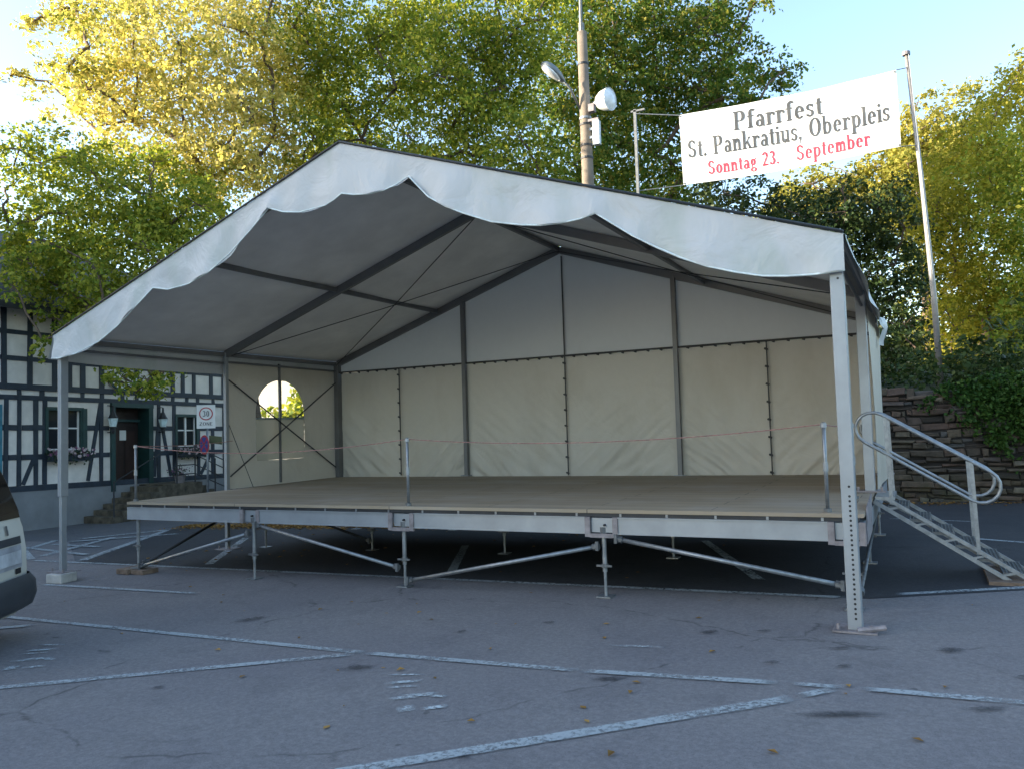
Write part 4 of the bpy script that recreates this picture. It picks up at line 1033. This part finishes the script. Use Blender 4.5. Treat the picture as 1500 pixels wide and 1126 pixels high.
# bumper wraps round the corners
mb=MB(); sec=[(.24,-.04),(.28,.03),(.38,.065),(.50,.055),(.57,.005)]
path=[(-.42,HW)]+[(-.22+.22*math.cos(a),HW-.20+.22*math.sin(a)+.01) for a in [rad(90-15*i) for i in range(7)]]
path=path+[(p[0],-p[1]) for p in path[::-1]]
b0=0
for i,(px,py) in enumerate(path):
    p=Vector((px,py)); a=Vector(path[max(i-1,0)]); c_=Vector(path[min(i+1,len(path)-1)]); t=(c_-a).normalized(); nn=Vector((-t.y,t.x))
    if i==0 or i==len(path)-1: nn=Vector((0,1 if py>0 else -1))
    nn=-nn if nn.dot(p-Vector((-.8,0)))<0 else nn
    for z,o in sec: mb.v.append((px+nn.x*o,py+nn.y*o,z))
for i in range(len(path)-1):
    for j in range(4): mb.face((i*5+j,i*5+j+1,(i+1)*5+j+1,(i+1)*5+j))
vb(mb,'rear_bumper',M['vanplastic'],True)
mb=MB(); mb.box((-4.2,-.80,.28),(-4.02,.80,.55)); vb(mb,'front_bumper',M['vanplastic'],False,None,.06)
for s in (1,-1):
    def sw(x0,x1,x0b,x1b,z0,z1,name):
        mb=MB()
        def fn(u,v):
            z=z0+(z1-z0)*v; l=lvl(z); xa=x0+(x0b-x0)*v; xb=x1+(x1b-x1)*v; return (xa+(xb-xa)*u,s*(l[3]+.006),z)
        mb.grid(fn,10,6); return vb(mb,name,M['vanglass'],True)
    sw(-.75,-1.35,-.85,-1.35,1.18,1.62,'side_window'); sw(-1.45,-2.2,-1.45,-2.15,1.18,1.62,'side_window'); sw(-2.3,-3.1,-2.25,-2.6,1.18,1.60,'side_window')
    mb=MB(); mb.box((-3.0,s*(HW+.02) if s>0 else -HW-.20,1.15),(-2.88,s*(HW+.20) if s>0 else -HW-.02,1.32)); vb(mb,'wing_mirror',M['vanplastic'],False,None,.03)
    mb=MB(); mb.grid(lambda u,v:(-3.98+.02*v,s*(.45+.25*u),.68+.16*v),4,3); vb(mb,'headlight',M['headlight'],True)
    for x in (-.82,-3.28):
        zq=Matrix.Rotation(rad(-90*s),3,'X')
        mb=MB(); mb.lathe([(.19,-.08),(.27,-.085),(.305,-.05),(.31,0),(.305,.05),(.27,.085),(.19,.08)],(x,s*(HW-.065),.31),28,zq); w_=vb(mb,'wheel',M['tyre'],True)
        mb=MB(); mb.lathe([(.20,.07),(.18,.04),(.05,.03),(0,.045)],(x,s*(HW-.065),.31),20,zq); vb(mb,'rim',M['galv'],True,w_)
        mb=MB(); mb.lathe([(0,.105),(.35,.105),(.372,.112),(.385,.10)],(x,s*(HW-.10),.33),28,zq); vb(mb,'wheel_arch',M['vanplastic'],True,body)
mb=MB(); mb.box((-3.5,-.6,.18),(-.3,.6,.30)); vb(mb,'underbody',M['black'])
mb=MB()
def ws(u,v):
    z=1.15+.55*v; l=lvl(z); return (l[2]+.10-.012,(-.6+1.2*u)*(1-.12*v),z)
mb.grid(ws,8,6); vb(mb,'windscreen',M['vanglass'],True)

# ------------------------------------------------------------------ far house seen through the tent window
fh=thing('far_house','distant sunlit pale house glimpsed through the arched tent window','house',(-24,36,-.4))
MB().box((-34,33,-1),(-18.5,42,6.2)).build('wall',M['farwall'],fh)
mb=MB(); mb.poly([(-34.5,32.4,6.0),(-18,32.4,6.0),(-18,37.5,10),(-34.5,37.5,10)]); mb.poly([(-34.5,37.5,10),(-18,37.5,10),(-18,42.6,6),(-34.5,42.6,6)]); mb.poly([(-18.5,33,6.2),(-18.5,42,6.2),(-18.5,37.5,9.9)]); mb.build('roof',M['slate'],fh)
for x in (-31,-28,-25,-22):
    MB().box((x,32.95,1.2),(x+1.1,33.0,2.6)).build('window',M['glass'],fh)

# ------------------------------------------------------------------ trees
def leaves(name,clumps,mat,parent,seed,size,dens,droop=.3,flat=1.0,origin=None):
    rg=np.random.default_rng(seed); V=[]
    for cx,cy,cz,r in clumps:
        n=max(60,int(dens*r*r/(size*size)*LF)); m=34; k=max(4,n//m)
        d=rg.normal(size=(k,3)); d/=np.linalg.norm(d,axis=1)[:,None]
        ph=rg.uniform(0,6.28,3)
        lump=1+.28*np.sin(d[:,0]*5+ph[0])*np.sin(d[:,2]*5+ph[1])+.18*np.sin(d[:,1]*9+ph[2])
        rr=r*1.10*(rg.random(k)**.45)*lump
        c=d*rr[:,None]; c[:,1]*=flat
        tw=np.repeat(c,m,axis=0); dd=np.repeat(d,m,axis=0)
        t=rg.random((k*m,1)); sr_=min(.26,r*.3)+size*.35; sp=rg.normal(size=(k*m,3))*np.array([1,1,.55])*sr_*np.repeat(rg.uniform(.5,1.15,(k,1)),m,axis=0)*.8
        sp[:,2]-=.35*np.linalg.norm(sp[:,:2],axis=1)
        p=tw+dd*t*size*2.0+sp; p[:,2]-=droop*(t[:,0]**2)*size*3
        if flat<.5: p[:,1]=tw[:,1]+sp[:,1]*.4
        p+=np.array([cx,cy,cz])
        nrm=rg.normal(size=(k*m,3))+np.array([0,0,.55])+dd*.5; nrm/=np.linalg.norm(nrm,axis=1)[:,None]
        ax=rg.normal(size=(k*m,3))+dd*.6+np.array([0,0,-.4]); ax-=nrm*(ax*nrm).sum(1)[:,None]; ax/=np.linalg.norm(ax,axis=1)[:,None]
        bx=np.cross(nrm,ax); s=(size*rg.uniform(.45,1.3,(k*m,1)))
        q=np.stack([p-ax*s*.5,p+bx*s*.34+ax*s*.05,p+ax*s*.6-nrm*s*.1,p-bx*s*.34+ax*s*.05],1)
        V.append(q.reshape(-1,3))
    V=np.concatenate(V); 
    o_=np.array(wloc(parent)) if parent else np.array(origin)
    V=(V-o_).astype(np.float32); nq=len(V)//4
    me=bpy.data.meshes.new(name); me.vertices.add(len(V)); me.vertices.foreach_set('co',V.ravel())
    me.loops.add(len(V)); me.loops.foreach_set('vertex_index',np.arange(len(V),dtype=np.int32))
    me.polygons.add(nq); me.polygons.foreach_set('loop_start',np.arange(0,len(V),4,dtype=np.int32)); me.polygons.foreach_set('loop_total',np.full(nq,4,dtype=np.int32))
    me.materials.append(mat); me.update(calc_edges=True)
    o=bpy.data.objects.new(name,me); COL.objects.link(o)
    if parent: o.parent=parent
    else: o.location=Vector(origin)
    global NL; NL+=nq
    return o
NL=0; LF=20
def tree(name,label,base,z0,clumps,mat,seed,size=.12,dens=1.0,droop=.3,tr=.2,fork=None,cat='tree',group=None,back=True):
    r=random.Random(seed); bx,by=base
    t=thing(name,label,cat,(bx,by,z0),group)
    cl=[tuple(c) for c in clumps]
    allc=list(cl)
    if back:
        for c in cl:
            if c[3]>.35:
                k=r.uniform(.9,1.5); allc.append((c[0]-.45*k*c[3]*1.6+r.uniform(-.3,.3),c[1]+k*c[3]*1.5,c[2]+r.uniform(-.4,.5),c[3]*r.uniform(.8,1.05)))
    zmin=min(c[2]-c[3] for c in cl); zf=fork or max(z0+1.2,zmin+.3)
    cx=sum(c[0] for c in cl)/len(cl); cy=sum(c[1] for c in cl)/len(cl)
    top=Vector((bx+(cx-bx)*.25,by+(cy-by)*.25,zf))
    nodes=[(top,-1)]
    srt=sorted(cl,key=lambda c:(Vector(c[:3])-top).length)
    for c in srt:
        p=Vector(c[:3]); best=min(range(len(nodes)),key=lambda i:(nodes[i][0]-p).length+ .35*max(0,nodes[i][0].z-p.z)+(.25*(nodes[i][0]-top).length))
        nodes.append((p,best))
    cnt=[1]*len(nodes)
    for i in range(len(nodes)-1,0,-1): cnt[nodes[i][1]]+=cnt[i]
    mb=MB(); rt=lambda k:min(tr*.6,.012+tr*.055*math.sqrt(k))
    for i in range(1,len(nodes)):
        a=nodes[nodes[i][1]][0]; b=nodes[i][0]; L=(b-a).length
        pts=[]
        for k in range(6):
            u=k/5; p=a.lerp(b,u); p.z+=.10*L*math.sin(PI*u)*(1 if k not in (0,5) else 0); 
            if 0<k<5: p+=Vector((r.gauss(0,1),r.gauss(0,1),r.gauss(0,1)))*L*.03
            pts.append(tuple(p))
        ra=rt(cnt[i]+1); rb=rt(cnt[i])
        mb.tube(pts,[ra+(rb-ra)*k/5 for k in range(6)],6,cap=False)
        c=srt[i-1]
        for k in range(5):
            d=Vector((r.gauss(0,1),r.gauss(0,.8),r.gauss(.35,1))).normalized(); e=b+d*c[3]*r.uniform(.6,.95); m=b.lerp(e,.5)+Vector((r.gauss(0,1),r.gauss(0,1),r.gauss(0,1)))*c[3]*.1
            mb.tube([tuple(b),tuple(m),tuple(e)],[.012,.008,.003],4,cap=False)
    mb.build('branches',M['bark'],t,smooth=True)
    mb=MB(); m1=Vector((bx,by,z0)).lerp(top,.5)+Vector((r.uniform(-.15,.15),r.uniform(-.15,.15),0))
    mb.tube([(bx,by,z0-.2),(bx,by,z0+.3),tuple(m1),tuple(top)],[tr*1.5,tr*1.1,tr*.95,tr*.75],12,cap=False); mb.build('trunk',M['bark'],t,smooth=True)
    leaves('crown',allc,mat,t,seed,size,dens,droop)
    return t
TR_={"T1":{"base":[-5.03,8.91],"cl":[[-9.55,5.7,12.98,0.5],[-9.21,6.42,13.4,0.74],[-7.9,5.91,11.82,0.87],[-6.93,6.37,12.48,1.05],[-7.07,6.66,11.2,1.06],[-7.5,5.63,10.55,0.85],[-10.75,6.27,11.76,0.41],[-10.75,5.62,11.63,0.26],[-7.92,5.38,11.07,0.51],[-5.47,6.6,11.67,1.02],[-5.59,6.9,10.41,1.03],[-4.96,7.67,12.36,1.06],[-4.47,7.19,10.44,0.94],[-7.35,6.87,10.06,0.89],[-8.54,6.55,10.02,0.63],[-5.86,7.12,9.3,0.87],[-4.64,7.33,9.05,0.86],[-4.38,8.27,12.11,0.8],[-3.9,7.53,9.74,0.77],[-7.55,7.91,14.52,1.14],[-5.29,8.24,14.21,1.1],[-8.6,6.4,14.16,0.91],[-4.64,8.99,9.74,0.74],[-5.94,7.83,8.53,0.81],[-4.47,8.85,11.25,0.73],[-4.36,9.3,14.08,0.84],[-4.71,8.31,8.72,0.63],[-10.38,5.85,12.89,0.29]]},"T1b":{"base":[-3.24,7.01],"cl":[[-8.4,4.49,9.07,0.46],[-7.23,4.26,8.2,0.6],[-8.62,4.46,7.98,0.46],[-6.22,4.41,8.14,0.65],[-5.7,4.72,7.5,0.8],[-7.07,4.81,7.15,0.67],[-5.13,5.52,7.45,0.79],[-3.89,5.8,7.08,0.7],[-6.49,5.73,6.89,0.79],[-7.54,5.21,6.43,0.69],[-6.65,3.93,6.27,0.46],[-7.7,4.08,5.65,0.34],[-8.5,4.43,6.2,0.39],[-7.55,5.0,5.4,0.65],[-5.67,4.61,5.53,0.69],[-4.82,5.01,6.11,0.69],[-4.65,5.69,6.7,0.63],[-5.34,4.45,4.71,0.48],[-7.45,4.6,4.69,0.24],[-6.87,4.68,4.41,0.41],[-6.72,3.98,4.05,0.15],[-5.47,5.89,8.38,0.59],[-7.76,3.72,8.54,0.34],[-7.94,3.83,7.25,0.28],[-7.96,3.95,6.73,0.38],[-7.51,4.2,6.87,0.41],[-9.01,4.46,6.48,0.36],[-7.05,3.54,5.22,0.27],[-7.59,4.49,5.58,0.41],[-6.84,5.17,4.94,0.45],[-7.19,3.93,5.91,0.4],[-5.29,4.91,3.19,0.2],[-4.76,5.11,3.11,0.26],[-5.29,5.25,2.88,0.15],[-6.33,5.32,3.17,0.14],[-4.89,5.52,3.13,0.16],[-4.31,5.31,5.48,0.61],[-5.57,5.21,3.72,0.39],[-6.04,4.7,4.03,0.34],[-4.56,5.59,3.99,0.62],[-3.3,5.46,5.39,0.6]]},"T2":{"base":[-1.8,12.28],"cl":[[-4.39,9.58,13.06,0.85],[-4.29,10.57,12.47,1.08],[-5.04,10.53,11.82,0.89],[-3.66,10.67,11.16,1.16],[-3.04,11.18,13.02,1.18],[-3.86,9.73,9.92,0.84],[-3.61,11.51,10.33,1.0],[-2.26,11.37,11.5,0.78],[-3.08,11.96,14.82,1.22],[-2.97,9.35,13.71,1.09],[-2.29,12.16,13.25,1.0],[-0.81,11.7,13.26,0.96],[-0.64,11.0,11.37,0.92],[-0.57,12.78,12.66,1.09],[-0.21,12.45,11.04,0.97],[-1.49,13.03,10.7,1.02],[-1.24,10.49,9.64,0.64],[0.45,12.98,12.89,0.98],[0.26,13.27,11.64,0.99],[1.12,12.31,9.74,0.93],[-0.81,13.43,9.87,0.81],[1.79,12.45,12.9,0.93],[1.29,13.2,8.91,0.87],[0.36,12.41,14.15,0.96],[-1.73,12.49,15.01,1.01],[1.79,12.99,14.13,0.86],[-2.56,12.4,9.58,0.71],[-4.43,9.8,9.09,0.57]]},"T3":{"base":[2.16,18.28],"cl":[[0.37,17.8,14.99,1.41],[0.6,17.06,12.52,1.36],[1.36,15.59,9.88,1.06],[2.52,16.58,14.36,1.3],[2.04,17.76,13.15,1.36],[2.23,16.99,10.79,1.31],[3.25,18.62,14.84,1.26],[3.11,18.83,12.95,1.38],[3.25,18.04,10.58,1.11],[4.79,17.92,14.24,1.13],[4.65,18.13,12.46,1.14],[5.37,18.85,15.07,0.94],[5.89,18.4,13.5,0.91],[6.34,20.7,13.46,0.74],[7.13,19.71,12.98,0.4],[5.56,17.8,11.8,0.89],[6.59,17.98,14.66,0.32],[4.73,19.93,11.33,0.97],[3.74,19.5,10.09,1.04],[5.82,19.12,11.77,0.58],[1.56,16.74,9.28,1.09],[1.91,16.52,15.84,1.09],[3.42,18.28,16.27,1.13],[5.06,18.96,16.25,0.9],[2.89,16.79,8.64,0.86],[6.43,18.75,11.84,0.43]]},"T4":{"base":[8.38,14.71],"cl":[[6.49,12.64,7.33,0.64],[7.31,13.48,7.15,0.61],[8.07,15.21,7.26,0.65],[9.17,13.65,6.73,0.69],[9.89,14.54,6.99,0.61],[9.49,15.47,6.2,0.88],[10.11,15.01,5.52,0.75],[9.72,15.95,4.64,0.89],[10.26,14.52,3.91,0.59],[9.79,16.34,3.22,0.83],[10.39,14.83,6.39,0.44],[10.69,16.29,5.03,0.32],[9.11,13.85,7.37,0.33],[9.62,15.65,2.45,0.53],[10.43,14.26,2.89,0.32],[8.67,14.63,6.33,0.78],[9.02,14.48,5.04,0.77],[10.72,16.54,5.61,0.18]]},"T6":{"base":[6.54,31.84],"cl":[[6.7,30.8,12.32,0.92],[5.5,30.99,12.32,0.69],[8.33,32.15,12.65,1.0],[9.5,31.36,12.76,0.84],[10.01,31.95,12.43,0.85],[7.82,30.43,11.12,1.05],[9.69,31.06,10.98,1.04],[6.17,29.93,10.95,1.06],[7.3,32.72,13.54,0.45]]},"T7":{"base":[10.96,30.74],"cl":[[11.02,29.9,13.52,1.0],[11.91,29.83,13.89,1.07],[12.95,30.85,14.16,1.08],[10.65,30.7,14.0,0.58],[11.24,30.9,12.76,1.11],[12.06,29.5,12.19,1.11],[11.04,31.39,11.44,1.03],[12.62,30.25,13.02,1.12],[10.57,29.08,12.06,0.7],[11.09,30.36,14.97,0.4],[12.3,31.39,10.94,1.16],[10.94,29.76,9.61,0.99]]},"T5":{"base":[12.46,23.6],"cl":[[13.04,22.37,11.02,0.87],[13.97,24.62,12.29,0.81],[13.78,22.12,12.41,0.56],[14.34,24.55,13.83,0.46],[11.47,21.87,8.72,0.79],[12.8,21.5,9.27,1.16],[13.93,23.75,9.69,1.12],[11.82,22.8,7.52,1.01],[12.92,22.01,7.65,1.11],[14.13,24.16,7.48,1.13],[11.75,23.19,6.01,0.95],[12.7,23.03,5.66,1.15],[13.7,23.9,5.22,1.12],[11.6,21.36,4.36,0.81],[12.7,24.48,3.98,1.11],[13.61,23.13,3.38,0.98],[11.47,21.86,3.33,0.56],[12.2,23.61,3.04,0.63],[11.25,21.45,8.21,0.43],[14.93,25.19,11.1,1.39],[14.53,22.95,5.67,1.28],[12.43,23.58,10.85,0.83],[11.36,21.36,5.03,0.51]]},"T8":{"base":[14.31,20.03],"cl":[[12.95,17.75,4.0,0.36],[13.39,19.93,3.79,0.5],[13.82,20.05,5.32,0.97],[14.23,18.65,7.29,1.1],[14.86,18.28,8.91,1.43],[14.91,19.68,5.91,1.31]]},"IVY":[[10.79,10.3,2.25,0.13],[11.11,10.3,2.26,0.17],[11.39,10.3,2.17,0.22],[11.71,10.3,2.04,0.28],[12.08,10.3,2.02,0.31],[12.38,10.3,1.82,0.39],[11.53,10.3,1.79,0.17],[11.71,10.3,1.53,0.17],[11.75,10.3,1.28,0.09],[12.14,10.3,1.68,0.21],[11.34,10.3,2.37,0.21],[11.78,10.3,2.35,0.28],[12.2,10.3,2.33,0.31],[12.56,10.3,1.33,0.39],[12.8,10.3,1.93,0.52]]}
FARX=[[-18.7, 25.4, 3.1, 0.8], [-18.9, 25.3, 4.1, 0.55], [-18.4, 25.5, 3.6, 0.8], [-19.3, 25.1, 2.7, 0.6], [-18.2, 25.6, 4.5, 0.6], [-18.5, 25.5, 2.4, 0.9]]
tree('maple_tree','broad tall tree with bright yellow sunlit crown at the upper left',TR_['T1']['base'],gz(-5),TR_['T1']['cl'],M['lf_yellow'],1,.12,.86,tr=.24,fork=6.6)
tree('maple_tree','green leafy tree with low hanging boughs in front of the inn roof',TR_['T1b']['base'],gz(-3.7),TR_['T1b']['cl'],M['lf_low'],2,.105,1.2,tr=.16,fork=4.3)
tree('lime_tree','green and yellow tree directly above the tent peak',TR_['T2']['base'],gz(0),TR_['T2']['cl'],M['lf_green'],3,.12,1.0,tr=.24,fork=6.2)
tree('oak_tree','tall dark green tree behind the concrete pole, its edge against the sky',TR_['T3']['base'],3.2,TR_['T3']['cl'],M['lf_dgreen'],4,.14,1.15,tr=.28,fork=7.0)
tree('holly_tree','dense dark evergreen behind the right end of the tent roof',TR_['T4']['base'],2.7,TR_['T4']['cl'],M['lf_dark'],5,.11,1.35,tr=.15,fork=4.0)
tree('distant_tree','low olive tree seen in the gap under the banner',TR_['T6']['base'],4.5,TR_['T6']['cl'],M['lf_olive'],6,.19,1.3,tr=.2)
tree('distant_tree','rounded olive brown tree behind the flagpole',TR_['T7']['base'],4.5,TR_['T7']['cl'],M['lf_olive'],7,.17,1.3,tr=.2)
tree('birch_tree','golden yellow birch at the right edge above the stone wall',TR_['T5']['base'],3.6,TR_['T5']['cl'],M['lf_birch'],8,.13,1.2,droop=1.3,tr=.18,fork=5.0)
tree('lime_tree','green tree at the far right edge half outside the picture',TR_['T8']['base'],3.2,TR_['T8']['cl'],M['lf_green'],9,.13,1.0,tr=.2)
iv=leaves('ivy',[tuple(c) for c in TR_['IVY']]+[(13.2,10.35,2.2,.5),(14.2,10.35,2.1,.6)],M['lf_ivy'],None,10,.085,2.4,.8,.22,(12,10.35,1.8))
tag(iv,'dark green ivy hanging over the top of the stone wall','ivy')
ug=[]
r=random.Random(4)
for k in range(46): 
    x=r.uniform(8.5,22); ug.append((x,r.uniform(11.1,15.5),2.45+r.uniform(0,.8),r.uniform(.4,.75)))
for k in range(14): ug.append((r.uniform(-4,8),r.uniform(11,13),2.6,.7))
u=leaves('undergrowth',ug,M['lf_dark'],None,12,.11,.9,.3,1,(14,13,2.5)); tag(u,'dark leafy undergrowth covering the slope above the wall','undergrowth',kind='stuff')
far=[]
for k in range(70):
    a=k/69; far.append((-60+130*a,52+r.uniform(-5,8),r.uniform(3,8),r.uniform(2.2,3.6)))
for k in range(9): far.append((-14.5+1.2*k,30+r.uniform(-2,4),r.uniform(1.5,6),r.uniform(1.3,2.0)))
far+=FARX
u=leaves('distant_wood',far,M['lf_low'],None,13,.34,.8,.3,1,(0,50,3)); tag(u,'distant wood closing the view behind the trees','wood',kind='stuff')
print('LEAVES',NL)
